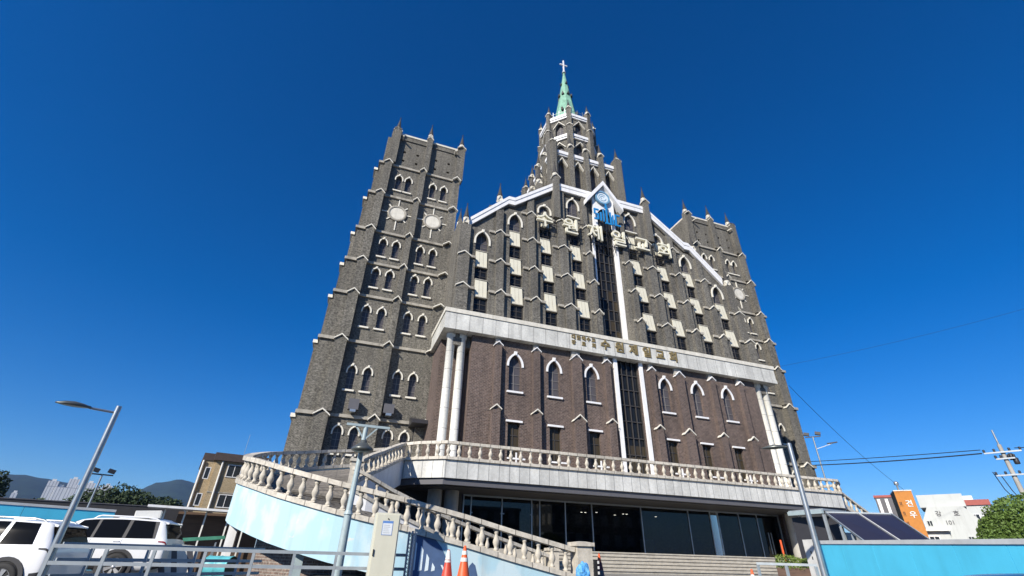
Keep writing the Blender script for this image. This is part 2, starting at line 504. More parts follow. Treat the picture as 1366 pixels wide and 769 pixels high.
# ---- side towers -------------------------------------------------
STAGES = [  # z0, z1, left edge, buttress left, buttress right, mid pilaster x0, x1, right pilaster x0
    (0.30, 9.45, -3.35, -2.25, -1.30, 1.42, 2.10, 4.75),
    (9.45, 15.15, -3.15, -2.05, -1.20, 1.58, 2.18, 4.90),
    (15.15, 19.2, -2.92, -1.90, -1.12, 1.70, 2.24, 5.02),
    (19.2, 22.4, -2.67, -1.78, -1.03, 1.76, 2.26, 5.12),
    (22.4, 25.75, -2.42, -1.66, -.96, 1.78, 2.28, 5.20),
    (25.75, 29.95, -2.12, -1.52, -.84, 1.92, 2.42, 5.28),
    (29.95, 33.85, -1.78, -1.36, -.70, 2.08, 2.60, 5.38),
    (33.85, 38.55, -1.30, -1.18, -.44, 2.26, 2.80, 5.52)]
TW = [  # sill, springing, apex, four centres
    (6.80, 8.05, 8.62, (-.52, .60, 2.92, 4.10)),
    (11.26, 12.5, 13.07, (-.40, .75, 2.98, 4.17)),
    (16.38, 17.62, 18.2, (-.26, .93, 3.06, 4.27)),
    (20.0, 21.22, 21.8, (-.13, 1.02, 3.13, 4.30)),
    (23.12, 24.3, 24.86, (-.02, 1.10, 3.24, 4.38)),
    (30.76, 31.92, 32.47, (.23, 1.14, 3.52, 4.61))]
TWIN = arch_window(.27, 1.42, 1.80, .32, hood=.10, drop=.18, cols=2, rows=4, sillw=.13)
YT = 35.0
def side_tower(m):
    F = mir if m else None
    mb = MB(); mb.xf = F
    holes = []
    for s_, sp, ap, cs in TW:
        for c in cs: holes.append((c, .27, s_, s_+1.42, s_+1.80))
    for x in (.24, 1.55, 3.45, 4.78):
        for z in (34.72, 35.9): holes.append((x, .13, z-.13, z+.13, None))
    wall_holes(mb, -1.32, 5.6, .3, 38.1, YT, [h for h in holes], .34, GB)
    mb.box(-1.28, 5.98, YT+.405, 43.0, .3, 38.1, GB)
    mb.box(-.46, 5.98, YT-.06, 42.9, 38.1, 38.32, TRIM)           # parapet coping
    mb.box(-.46, 5.6, YT-.10, YT-.003, 37.45, 37.6, GB2)
    for i, (z0, z1, xl, b0, b1, m0, m1, r0) in enumerate(STAGES):
        e = .002*i
        top = i == len(STAGES)-1
        mb.box(xl, b0, YT-.03-e, 43.3+e, z0, z1, GB)               # corner pier with its side buttress
        hi = z1 - .12 if not top else z1
        mb.box(b0, b1, YT-.64+.02*i, YT+.4, z0, hi, GB)            # front buttress
        mb.box(m0, m1, YT-.60+.02*i, YT+.2, z0, hi, GB)
        mb.box(xl-.36, xl+.1, 36.0+e, 37.1, z0, z1-.1, GB)
        mb.box(r0, 6.05+e if i < 7 else 6.3, YT-.46+.02*i, YT+.36+e, z0, hi, GB)
        if not top:
            for a, b in ((b0, b1), (m0, m1), (r0, 6.05)):           # sloped weatherings above each cap
                mb.prism_yz([(YT-.5+.02*i, z1-.12), (YT+.1, z1-.12), (YT+.1, z1+.5)], a+.02, b-.02, GB2)
    mb.xf = F
    tower = mb.build("side_tower", church)
    # weather mouldings, strings and caps
    for i, (z0, z1, xl, b0, b1, m0, m1, r0) in enumerate(STAGES[:-1]):
        sm = MB(); sm.xf = F
        sm.box(xl-.52, xl-.165, 35.9, 37.2, z1-.32, z1-.05, IVORY)
        sm.box(xl-.14, b0-.05, YT-.2, YT-.0, z1-.24, z1, TRIMD)
        sm.box(xl-.16, xl+.03, YT-.19, 43.5, z1-.26, z1-.02, TRIMD)
        for a, b in ((b1+.02, m0-.02), (m1+.02, r0-.02)):
            sm.box(a, b, YT-.16, YT+.02, z1-.23, z1-.01, TRIMD)
        for a, b in ((b0, b1), (m0, m1), (r0, 6.05)):
            chevron(sm, (a+b)/2, (b-a)/2+.09, z1+.14, YT-.75+.02*i, YT-.3, IVORY, t=.09, rise=.42)
        sm.build("string_course", tower)
    for s_, sp, ap, cs in TW:
        for c in cs:
            link("window", TWIN, tower, (2*CX-c if m else c, YT, s_))
    for cx in (.66, 3.93):
        d = MB(); d.xf = F
        z = 28.05
        d.lathe([(.0, -.10), (.66, -.10), (.66, 0.02)], (cx, YT, z), TRIM, 40, False, axis='y')
        d.lathe([(.665, -.13), (.76, -.16), (.86, -.13), (.88, .02)], (cx, YT, z), TRIMD, 40, False, axis='y', caps=False)
        for k in range(8):
            a = k*math.pi/4
            ln = 1.9 if k in (2, 6) else (1.42 if k % 2 == 0 else 1.2)
            ca, sa = math.cos(a), math.sin(a)
            d.beam((cx+.8*ca, YT-.03, z+.8*sa), (cx+ln*ca, YT-.03, z+ln*sa), .10, .09, IVORY, up=(0, 1, 0))
        d.build("medallion", tower)
    for x, y, h in ((-.82, YT+.2, 38.55), (2.53, YT-.1, 38.5), (5.92, YT+.1, 38.55), (5.9, 42.6, 38.5), (-.82, 42.6, 38.5)):
        link("pinnacle", PIN, tower, (2*CX-x if m else x, y, h))
    cm = MB(); cm.xf = F
    for a, b in ((-1.18, -.44), (2.26, 2.80), (5.52, 6.3)):
        chevron(cm, (a+b)/2, (b-a)/2+.08, 38.62, YT-.5, YT-.2, TRIM, t=.1, rise=.4)
    for x in (-.15, 5.25): cm.beam((x, YT-.1, 37.4), (x+.0, YT-.75, 37.32), .16, .12, TRIM)   # water spouts
    cm.build("parapet_cap", tower)
    return tower
tower_a = side_tower(False)
tower_b = side_tower(True)
# wall boxes and small entrance canopy on the first tower's foot
mb = MB(); mb.box(-.15, .55, 34.42, 34.9, 9.75, 10.5, GREYBEAM); mb.box(.0, .4, 34.3, 34.9, 9.55, 9.72, STEEL)
mb.build("equipment_box", tower_a)
mb = MB(); mb.box(2.3, 3.05, 34.42, 34.9, 9.75, 10.42, GREYBEAM); mb.box(2.5, 2.9, 34.3, 34.9, 9.55, 9.72, STEEL)
mb.build("equipment_box", tower_a)
mb = MB()
mb.prism_yz([(33.2, 9.0), (33.35, 9.28), (34.98, 9.75), (34.98, 9.0)], 4.3, 6.9, DARKM)
mb.box(4.7, 6.4, 34.9, 34.97, 5.8, 8.95, DARKM)
mb.build("door_canopy", tower_a)

# ---- gabled nave front ------------------------------------------
BAYS = [-12.4, -9.35, -6.35, -3.27, 3.27, 6.35, 9.35, 12.4]
PILS = [(-14.0, .46), (-10.9, .33), (-7.85, .33), (-4.75, .42), (-2.10, .27), (2.10, .27), (4.75, .42), (7.85, .33), (10.9, .33), (14.0, .46)]
STO = [(14.0, 19.2, 30.38), (19.2, 22.4, 30.80), (22.4, 25.7, 31.19), (25.7, 28.95, 31.5), (28.95, 36.0, 31.66)]
SLOTS = ((14, 20.2, 30.75), (20.2, 23.3, 31.22), (23.3, 26.5, 31.62), (26.5, 40, 31.9))
def slot_y(z):
    return [y for a, b, y in SLOTS if a <= z < b][0]
GPTS = [(-13.75, 25.6), (-10.0, 29.35), (-9.55, 29.35), (-5.3, 32.75), (5.3, 32.75), (9.55, 29.35), (10.0, 29.35), (13.75, 25.6)]
def gtop(u):
    for (a, za), (b, zb) in zip(GPTS, GPTS[1:]):
        if a <= u <= b: return za + (zb-za)*(u-a)/(b-a)
    return 25.6
def strip(mb, u0, u1, z0, z1, y0, y1, mat):
    """a piece of wall between u0 and u1 cut off by the gable line"""
    br = [u0] + [u for u, _ in GPTS if u0+1e-3 < u < u1-1e-3] + [u1]
    for a, b in zip(br, br[1:]):
        ta, tb = min(z1, gtop(a+1e-4)), min(z1, gtop(b-1e-4))
        if max(ta, tb) <= z0+.02: continue
        pts = [(CX+a, z0), (CX+b, z0)]
        if tb > z0+.01: pts.append((CX+b, tb))
        if (ta >= z1) != (tb >= z1):
            pass
        if ta > z0+.01: pts.append((CX+a, ta))
        if len(pts) >= 3: mb.prism(pts, y0, y1, mat)
BAYTOP = {12.4: 25.25, 9.35: 28.35, 6.35: 30.4, 3.27: 32.25}
SLOT = .57
mb = MB()
for z0, z1, yw in STO:
    br = [-14.4]
    for b in BAYS[:4]: br += [b-SLOT, b+SLOT]
    br += [-1.45]
    left = [(br[i], br[i+1]) for i in range(0, len(br), 2)]
    for a, b in left + [(-b, -a) for a, b in left]:
        strip(mb, a, b, z0, z1, yw, 33.0, GB2)
    for b in BAYS:                                           # wall above each bay's head
        t = BAYTOP[abs(b)]
        if z1 > t:
            strip(mb, b-SLOT, b+SLOT, max(z0, t), z1, yw, 33.0, GB2)
    if z1 > 29.3: strip(mb, -1.45, 1.45, max(z0, 29.3), z1, yw+.03, 33.0, GB2)
    for u, hw in PILS:
        if z0 < gtop(u) - .5: strip(mb, u-hw, u+hw, z0, min(z1-.1, gtop(u)), yw-.30, yw-.001, GB2)
        if z1 < gtop(u)-1:
            mb.prism_yz([(yw-.28, z1-.1), (yw+.3, z1-.1), (yw+.3, z1+.4)], CX+u-hw+.02, CX+u+hw-.02, GB2)
for b in BAYS:                                               # backs of the recessed bays, with the pointed heads
    t = BAYTOP[abs(b)]
    for z0, z1, yb in [(a, min(b_, t), y) for a, b_, y in SLOTS]:
        if z1 > z0: mb.box(CX+b-SLOT, CX+b+SLOT, yb, 32.9, z0, z1, GB)
    yh = [yw for z0, z1, yw in STO if z0 <= t-.3 < z1][0]
    pts = arch(CX+b, SLOT, t-.95, t)
    mid = len(pts)//2
    for i in range(mid):
        for q, e in ((i, 1), (-1-i, -1)):
            a, c = pts[q], pts[q+e]
            ex = CX+b-SLOT if e == 1 else CX+b+SLOT
            mb.prism([(ex, t), a, c], yh+.001, 31.95, GB2)
# body of the nave behind its front
mb.prism([(CX-14.3, .4)] + [(CX+u, z+.3) for u, z in GPTS] + [(CX+14.3, .4)], 33.01, 62.0, GB)
mb.box(CX-14.5, CX-14.302, 31.4, 35.5, .4, 26.4, GB2); mb.box(CX+14.302, CX+14.5, 31.4, 35.5, .4, 26.4, GB2)
nave = mb.build("nave_front", church)
# weather mouldings of the nave front
for i, (z0, z1, yw) in enumerate(STO[:-1]):
    mb = MB()
    for u, hw in PILS:
        if z1 < gtop(u) - .7:
            chevron(mb, CX+u, hw+.10, z1+.12, yw-.40, yw-.1, IVORY, t=.085, rise=.38)
    edges = [-14.3]
    for b in BAYS[:4]: edges += [b-SLOT, b+SLOT]
    edges.append(-1.5)
    for k in range(0, len(edges), 2):
        for sgn in (-1, 1):
            a, c = edges[k], edges[k+1]
            if z1 > min(gtop(a+.05), gtop(c-.05)) - .4: continue
            for u, hw in PILS[:5]:
                if a < u < c:
                    for s0, s1 in ((a, u-hw-.1), (u+hw+.1, c)):
                        if s1 - s0 > .1:
                            x0, x1 = (CX+s0, CX+s1) if sgn < 0 else (CX-s1, CX-s0)
                            mb.box(x0, x1, yw-.15, yw+.05, z1-.27, z1-.06, TRIMD)
    mb.build("string_course", nave)
# windows and sloping cream spandrels
SPAN = None
def span_mesh(h, out):
    m_ = MB()
    hw = SLOT-.08
    m_.prism_yz([(0, 0.001), (0, h), (-.05, h), (-out, 0.05), (-out, 0.0)], -hw, hw, CREAM)
    for x in (-.16, .16): m_.beam((x, -.052, h-.02), (x, -out-.006, .07), .018, .014, TRIMD)
    m_.box(-hw-.03, hw+.03, -.10, .0, h+.001, h+.07, TRIMD)
    m_.box(-hw-.03, hw+.03, -out-.03, -.0, -.07, -.001, TRIMD)
    return m_.mesh("spandrel_panel")
SPAN = span_mesh(1.62, .24)
def sq_window(w, h, gm, cols=2, rows=3, lintel=False, sill=False):
    m_ = MB()
    m_.add([(-w/2, -.05, 0), (w/2, -.05, 0), (w/2, -.05, h), (-w/2, -.05, h)], [(0,1,2,3)], gm)
    for i in range(cols+1):
        x = -w/2 + w*i/cols
        m_.box(x-.022, x+.022, -.10, -.055, 0, h, MUNTD)
    for j in range(rows+1):
        z = h*j/rows
        m_.box(-w/2, w/2, -.095, -.056, z-.022, z+.022, MUNTD)
    if lintel: m_.box(-w/2-.08, w/2+.08, -.26, -.12, h, h+.14, WHITE)
    return m_.mesh("window")
W_A = sq_window(2*SLOT-.12, 1.42, GLASS)
W_T = {}
for b in BAYS:
    ab = abs(b)
    rows = [(18.5, 0, 30.75), (21.6, 0, 31.22)] + ([(24.82, 0, 31.62)] if ab < 12 else []) + ([(27.95, 0, 31.9)] if ab < 9 else [])
    for z0, z1, y in rows:
        link("spandrel_panel", SPAN, nave, (CX+b, y-.003, z0))
    wins = [(16.95, 30.75), (20.24, 31.22)] + ([(23.36, 31.62)] if ab < 12 else []) + ([(26.52, 31.9)] if ab < 9 else [])
    for z0, y in wins:
        link("window", W_A, nave, (CX+b, y-.004, z0))
    t = BAYTOP[ab]
    s_ = {12.4: 23.42, 9.35: 26.62, 6.35: 29.6, 3.27: 30.05}[ab]
    if ab not in W_T:
        yh = [yw for z0, z1, yw in STO if z0 <= t-.3 < z1][0]
        W_T[ab] = (arch_window(SLOT-.02, max(.2, t-.95-s_), t-s_-.02, max(.1, slot_y(s_)-yh-.01), hood=.15, proud=.1, drop=.35, cols=2, rows=3, sillw=.12 if ab < 4 else 0), yh)
    me, yh = W_T[ab]
    link("window", me, nave, (CX+b, yh, s_))
# tall centre light with white strips
mb = MB()
mb.add([(CX-1.2, 31.95, 14), (CX+1.2, 31.95, 14), (CX+1.2, 31.95, 29.3), (CX-1.2, 31.95, 29.3)], [(0,1,2,3)], GLASS)
for i in range(5):
    x = CX-1.05+2.1*i/4
    mb.box(x-.035, x+.035, 31.84, 31.945, 16, 29.3, MUNTD)
for j in range(13):
    z = 16.4+j*1.02
    mb.box(CX-1.1, CX+1.1, 31.86, 31.944, z-.03, z+.03, MUNTD)
for i, j in ((1,0),(2,0),(3,1),(2,2),(0,1),(3,4),(1,3),(2,5)):
    x = CX-1.05+2.1*i/4
    mb.add([(x+.04, 31.9, 16.45+j*1.02), (x+.485, 31.9, 16.45+j*1.02), (x+.485, 31.9, 17.38+j*1.02), (x+.04, 31.9, 17.38+j*1.02)], [(0,1,2,3)], GLASSB)
mb.build("centre_light", nave)
for s in (-1, 1):
    mb = MB(); mb.box(CX+s*1.29-.13, CX+s*1.29+.13, 31.42, 32.0, 16.5, 29.2, WHITE); mb.build("white_strip", nave)
# white gable coping in two tiers
mb = MB()
TOPL = [(-13.6, 26.65), (-10.1, 30.2), (-9.5, 30.2), (-5.25, 33.62), (5.25, 33.62), (9.5, 30.2), (10.1, 30.2), (13.6, 26.65)]
for (a, za), (b, zb) in zip(TOPL, TOPL[1:]):
    for d0, d1, y0, y1 in ((0, .36, 31.2, 33.3), (.362, .86, 31.25, 33.2)):
        mb.prism([(CX+a, za-d0), (CX+b, zb-d0), (CX+b, zb-d1), (CX+a, za-d1)], y0, y1, WHITE)
    mb.prism([(CX+a, za-.86), (CX+b, zb-.86), (CX+b, zb-1.04), (CX+a, za-1.04)], 31.45, 33.1, GB2)
mb.build("gable_coping", nave)
for u in (-5.25, 5.25):
    mb = MB()
    mb.box(CX+u-.33, CX+u+.33, 31.0, 31.7, 29.0, 34.35, GB2)
    chevron(mb, CX+u, .46, 34.62, 30.92, 31.4, TRIM, t=.1, rise=.42)
    mb.build("gable_pier", nave)
for u, y, z in ((-5.25, 31.35, 34.35), (5.25, 31.35, 34.35), (-3.05, 33.0, 33.7), (3.05, 33.0, 33.7), (-10.9, 31.6, 29.6), (10.9, 31.6, 29.6),
                (-14.0, 31.1, 25.75), (14.0, 31.1, 25.75), (-14.1, 33.4, 26.9), (14.1, 33.4, 26.9), (-9.0, 37.0, 31.3), (-7.6, 42.0, 32.6), (9.0, 37.0, 31.3)):
    link("pinnacle", PIN, nave, (CX+u, y, z))

# ---- square base of the central tower -----------------------------
AY = 38.1
def turn(k, n):
    a = 2*math.pi*k/n
    c, s = math.cos(a), math.sin(a)
    return (lambda p: Vector((CX + p.x*c - p.y*s, AY + p.x*s + p.y*c, p.z))), a
mb, bd, hd = MB(), MB(), MB()
LANC = [-2.98, -.98, .98, 2.98]
LW = arch_window(.50, 3.1, 4.5, .5, hood=0, cols=2, rows=5, sillw=.0)
cent = None
for k in range(4):
    X, a = turn(k, 4)
    for m_ in (mb, bd, hd): m_.xf = X
    wall_holes(mb, -4.0, 4.0, 30.0, 41.2, -4.0, [(u, .50, 35.7, 38.8, 40.2) for u in LANC], .55, GB)
    for u in (-1.97, 0, 1.97): mb.box(u-.29, u+.29, -4.5, -3.9, 30, 42.35, GB)
    mb.box(-4.72, -3.75, -4.56-.002*k, -3.7, 30, 42.5+.003*k, GB)
    mb.box(3.75, 4.71, -4.55+.002*k, -3.95, 30, 42.49+.003*k, GB)
    for u0, u1 in ((-3.73, -2.28), (-1.66, -.31), (.31, 1.66), (2.28, 3.73)):
        bd.box(u0, u1, -4.32, -3.95, 41.06, 41.5, WHITE); bd.box(u0, u1, -4.2, -3.96, 40.86, 41.055, WHITE)
        c = (u0+u1)/2
        hd.prism([(c-.66, 39.55), (c, 40.66), (c+.66, 39.55), (c+.66, 39.35), (c, 40.46), (c-.66, 39.35)], -4.22, -3.98, TRIM)
    for u in (-4.23, -1.97, 0, 1.97, 4.23):
        chevron(hd, u, .48 if abs(u) > 4 else .36, 42.72, -4.66-.002*k, -4.2, TRIM, t=.11, rise=.34)
mb.xf = None
mb.box(CX-3.44, CX+3.44, AY-3.44, AY+3.44, 30, 41.19, DARKM)
cent = mb.build("central_tower", church)
bd.build("white_band", cent); hd.build("hood_moulding", cent)
for k in range(4):
    X, a = turn(k, 4)
    for u in LANC:
        p = X(Vector((u, -4.0, 35.7))); link("window", LW, cent, p, rz=a)
    for u in (-4.23, -1.97, 0, 1.97, 4.23):
        if u == 4.23: continue
        p = X(Vector((u, -4.22, 42.4))); link("pinnacle", PIN, cent, p, rz=a)

for dx, dy, z, s_ in ((-4.9, -2.0, 38.6, 1.0), (-4.9, .2, 38.6, 1.0), (-4.9, 2.3, 38.6, 1.0), (-5.6, -3.4, 36.2, 1.1), (-5.6, 4.4, 36.2, 1.1), (4.9, -2.0, 38.6, 1.0), (4.9, 2.3, 38.6, 1.0)):
    q = MB(); x, y = CX+dx, AY+dy
    q.box(x-.32, x+.32, y-.32, y+.32, 31.0, z, GB); q.box(*sorted((x, CX+math.copysign(3.9, dx))), y-.28, y+.28, 31.0, z-1.6, GB)
    q.build("buttress", cent)
    link("pinnacle", PIN, cent, (x, y, z)).scale = (s_*1.1, s_*1.1, s_)

# ---- octagonal lantern ---------------------------------------------
AP = 3.2
HF = AP*math.tan(math.pi/8)
mb, bd, hd = MB(), MB(), MB()
OW1 = arch_window(.52, 1.2, 2.2, .45, hood=0, cols=2, rows=3, sillw=0)
for k in range(8):
    X, a = turn(k, 8)
    for m_ in (mb, bd, hd): m_.xf = X
    wall_holes(mb, -HF, HF, 41.0, 50.0, -AP, [(0, .52, 42.6, 43.8, 44.8), (0, .52, 46.4, 47.6, 48.6)], .5, GB)
    for z0, w in ((49.15, .66), (45.5, .66)):
        bd.box(-HF+.22, HF-.22, -AP-.30, -AP-.004, z0+.26, z0+w, WHITE); bd.box(-HF+.22, HF-.22, -AP-.2, -AP-.004, z0, z0+.256, WHITE)
    for zt in (48.95, 45.2):
        hd.prism([(-.78, zt-1.05), (0, zt), (.78, zt-1.05), (.78, zt-1.2), (0, zt-.16), (-.78, zt-1.2)], -AP-.16, -AP+.02, TRIM)
    X2, a2 = turn(k+.5, 8)
    RV = AP/math.cos(math.pi/8)
    for m_ in (mb, hd): m_.xf = X2
    mb.box(-.36, .36, -RV-.42, -RV+.4, 41.0, 47.4, GB)
    mb.box(-.28, .28, -RV-.28, -RV+.4, 47.401, 50.8, GB)
    chevron(hd, 0, .42, 47.75, -RV-.5, -RV-.1, TRIM, t=.1, rise=.32)
    chevron(hd, 0, .38, 51.05, -RV-.36, -RV-.0, TRIM, t=.1, rise=.32)
mb.xf = None
mb.lathe([(2.6, 41.0), (2.6, 50.02), (0.0, 50.03)], (CX, AY, 0), DARKM, 8, False, rot=math.pi/8)
lant = mb.build("lantern", church)
bd.build("white_band", lant); hd.build("hood_moulding", lant)
for k in range(8):
    X, a = turn(k, 8)
    for z in (42.6, 46.4):
        link("window", OW1, lant, X(Vector((0, -AP, z))), rz=a)
    X2, a2 = turn(k+.5, 8)
    o = link("pinnacle", PIN, lant, X2(Vector((0, -RV-.02, 50.8))), rz=a2); o.scale = (.9, .9, .8)
mb = MB()
for k in range(8):
    X, a = turn(k, 8); mb.xf = X
    for z in (50.45, 50.9): mb.beam((-HF+.3, -AP+.15, z), (HF-.3, -AP+.15, z), .04, .04, STEEL)
    for u in (-.8, 0, .8): mb.box(u-.03, u+.03, -AP+.12, -AP+.18, 49.9, 51.3, STEEL)
mb.build("railing", lant)

# ---- copper spire and cross -----------------------------------------
mb = MB()
mb.lathe([(2.05, 49.9), (1.95, 50.3), (.62, 59.2), (.10, 63.4), (.0, 63.7)], (CX, AY, 0), COPPER, 8, False, rot=math.pi/8)
spire = mb.build("spire", church)
mb = MB()
for k in range(8):
    X, a = turn(k, 8); mb.xf = X
    mb.prism([(-.2, 57.3), (.2, 57.3), (0, 57.95)], -1.05, -.6, SLATE)
    if k % 2 == 0: mb.prism([(-.16, 60.1), (.16, 60.1), (0, 60.6)], -.66, -.3, SLATE)
    if k % 2: mb.box(-.14, .14, -1.72, -1.2, 53.2, 53.7, SLATE)
mb.build("dormer", spire)
mb = MB()
mb.xf = None
mb.box(CX-.085, CX+.085, AY-.085, AY+.085, 63.3, 66.2, WHITE)
mb.box(CX-.6, CX-.087, AY-.08, AY+.08, 65.03, 65.2, WHITE); mb.box(CX+.087, CX+.6, AY-.08, AY+.08, 65.03, 65.2, WHITE)
mb.lathe([(.3, 63.2), (.2, 63.5), (.0, 63.6)], (CX, AY, 0), WHITE, 8)
mb.build("cross", spire)

# ---- entrance block ---------------------------------------------------
YE = 29.92
EW = [-9.6, -6.5, -3.35, 3.35, 6.5, 9.6]
EP = [(-11.02, .25), (-8.02, .26), (-4.72, .40), (-2.06, .25), (2.06, .25), (4.72, .40), (8.02, .26), (11.02, .25)]
mb = MB()
hol = [(CX+u, .47, 11.1, 13.02, 13.82) for u in EW] + [(CX+u, .44, 6.45, 8.92, None) for u in EW] + [(CX, .98, 5.75, 14.99, None)]
wall_holes(mb, CX-12.95, CX+12.95, 5.6, 15.0, YE, hol, .34, RB)
mb.box(CX-12.93, CX+12.93, YE+.345, 35.3, 5.6, 14.99, DARKM)
for s in (-1, 1):                                            # notched corners and returns
    mb.box(*sorted((CX+s*12.95, CX+s*12.70)), YE+.002, 31.9, 5.6, 15.0, RB)
    mb.box(*sorted((CX+s*12.94, CX+s*14.9)), 31.6, 35.2, 5.6, 15.0, RB)
for u, hw in EP:
    mb.box(CX+u-hw+.05, CX+u+hw-.05, YE-.22, YE-.002, 14.2, 14.89, CONC)
    mb.box(CX+u-hw, CX+u+hw, YE-.36, YE-.002, 9.57, 14.3, RB)
    mb.box(CX+u-hw-.04, CX+u+hw+.04, YE-.43, YE-.0025, 5.6, 9.56, RB)
ent = mb.build("entrance_block", church)
for u, hw in EP:
    mb = MB()
    chevron(mb, CX+u, hw+.10, 14.62, YE-.42, YE-.1, WHITE, t=.075, rise=hw+.06)
    mb.build("pilaster_cap", ent); mb = MB()
    chevron(mb, CX+u, hw+.13, 9.95, YE-.50, YE-.1, IVORY, t=.075, rise=hw+.06)
    mb.build("pilaster_cap", ent)
E_A = arch_window(.47, 1.92, 2.72, .34, hood=.15, proud=.08, drop=.08, cols=2, rows=4, sillw=.13, tm=WHITE)
E_B = sq_window(.88, 2.47, GLASSB, 2, 3, lintel=True)
for u in EW:
    link("window", E_A, ent, (CX+u, YE, 11.1))
    link("window", E_B, ent, (CX+u, YE+.32, 6.45))
for u in EW:                                                # lintels and low guard rails of the lower windows
    mb = MB()
    mb.box(CX+u-.6, CX+u+.6, YE-.12, YE-.003, 8.93, 9.06, WHITE)
    mb.build("lintel", ent); mb = MB()
    mb.box(CX+u-.62, CX+u+.62, YE-.62, YE-.54, 6.42, 6.52, WHITE)
    mb.box(CX+u-.05, CX+u+.05, YE-.61, YE-.55, 5.6, 6.85, WHITE)
    mb.build("window_guard", ent)
mb = MB()
mb.add([(CX-.98, YE+.28, 5.75), (CX+.98, YE+.28, 5.75), (CX+.98, YE+.28, 14.98), (CX-.98, YE+.28, 14.98)], [(0,1,2,3)], GLASS)
mb.add([(CX-.95, YE+.26, 5.8), (CX+.95, YE+.26, 5.8), (CX+.95, YE+.26, 8.3), (CX-.95, YE+.26, 8.3)], [(0,1,2,3)], GLASSB)
for i in range(5):
    x = CX-.96+1.92*i/4; mb.box(x-.03, x+.03, YE+.16, YE+.25, 5.75, 14.98, MUNTD)
for j in range(8):
    z = 6.4+j*1.22; mb.box(CX-.96, CX+.96, YE+.17, YE+.249, z-.03, z+.03, MUNTD)
mb.build("centre_light", ent)
for s in (-1, 1):
    mb = MB(); mb.box(CX+s*1.18-.16, CX+s*1.18+.16, YE-.14, YE-.003, 5.7, 14.89, WHITE); mb.build("white_strip", ent)
# cornice
mb = MB()
mb.box(5.15, 2*CX-5.15, 29.4, 35.0, 14.9, 15.22, PANEL2)
mb.box(5.19, 2*CX-5.19, 29.43, 35.0, 15.222, 16.2, PANEL2)
mb.box(5.12, 2*CX-5.12, 29.36, 34.9, 16.202, 16.52, TRIM)
mb.build("cornice", ent)
for s in (-1, 1):
    for u in (14.42, 13.62):
        mb = MB()
        mb.lathe([(.36, 5.7), (.36, 6.05), (.29, 6.1), (.285, 14.55), (.36, 14.6), (.36, 14.897)], (CX+s*u, 30.35, 0), COLM, 24)
        mb.build("column", ent)

# ---- balcony ------------------------------------------------------------
BP = [(2.6, 29.3), (3.35, 28.08), (4.0, 27.31), (5.5, 26.3), (2*CX-5.5, 26.3), (2*CX-4.0, 27.31), (2*CX-3.35, 28.08), (2*CX-3.35, 31.0)]
back = [(2*CX-3.35, 35.1), (2.6, 35.1)]
def inset(pts, d):
    out = []
    for i, p in enumerate(pts):
        a = Vector(pts[max(i-1, 0)]); b = Vector(pts[min(i+1, len(pts)-1)])
        t = (b-a).normalized(); nrm = Vector((-t.y, t.x))
        out.append((p[0]+nrm.x*d, p[1]+nrm.y*d))
    return out
mb = MB()
mb.slab(inset(BP, .12) + back, 4.62, 5.56, PANEL)
mb.slab(inset(BP, .0) + back, 5.562, 5.71, COPE)
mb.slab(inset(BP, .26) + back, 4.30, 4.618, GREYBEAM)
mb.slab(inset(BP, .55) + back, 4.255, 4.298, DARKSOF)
bal = mb.build("balcony", church)
def sweep(mb, pts, w, z0, z1, mat):
    """rectangular section along (x, y, z) points, z0..z1 above each point"""
    n = len(pts)
    L, Rr = [], []
    for i, p in enumerate(pts):
        a = Vector(pts[max(i-1, 0)][:2]); b = Vector(pts[min(i+1, n-1)][:2])
        t = (b-a).normalized(); nr = Vector((-t.y, t.x))
        L.append((p[0]+nr.x*w/2, p[1]+nr.y*w/2)); Rr.append((p[0]-nr.x*w/2, p[1]-nr.y*w/2))
    v = []
    for i, p in enumerate(pts):
        f0 = z0(i) if callable(z0) else p[2]+z0
        v += [(L[i][0], L[i][1], f0), (Rr[i][0], Rr[i][1], f0), (Rr[i][0], Rr[i][1], p[2]+z1), (L[i][0], L[i][1], p[2]+z1)]
    f = []
    for i in range(n-1):
        for k in range(4):
            f.append((4*i+k, 4*i+(k+1) % 4, 4*i+4+(k+1) % 4, 4*i+4+k))
    f += [(0, 1, 2, 3), (4*n-1, 4*n-2, 4*n-3, 4*n-4)]
    mb.add(v, f, mat)
def along(pts, step, start=.3):
    """points every step metres along a polyline, with the heading"""
    out, need = [], start
    for a, b in zip(pts, pts[1:]):
        a, b = Vector(a), Vector(b)
        ln = (b-a).length
        while need <= ln:
            q = a + (b-a)*(need/ln); out.append((q, math.atan2(b.y-a.y, b.x-a.x))); need += step
        need -= ln
    return out
rail = [(x, y, 6.56) for x, y in inset(BP[1:], .16)]
mb = MB(); sweep(mb, rail, .26, -.16, 0, COPE); mb.build("handrail", bal)
for q, a in along(rail, .62, .35):
    if q.x > 36.6 and q.y > 29: break
    o = link("baluster", BAL, bal, (q.x, q.y, 5.71), rz=a); o.scale = (1.18, 1.18, 1.11)

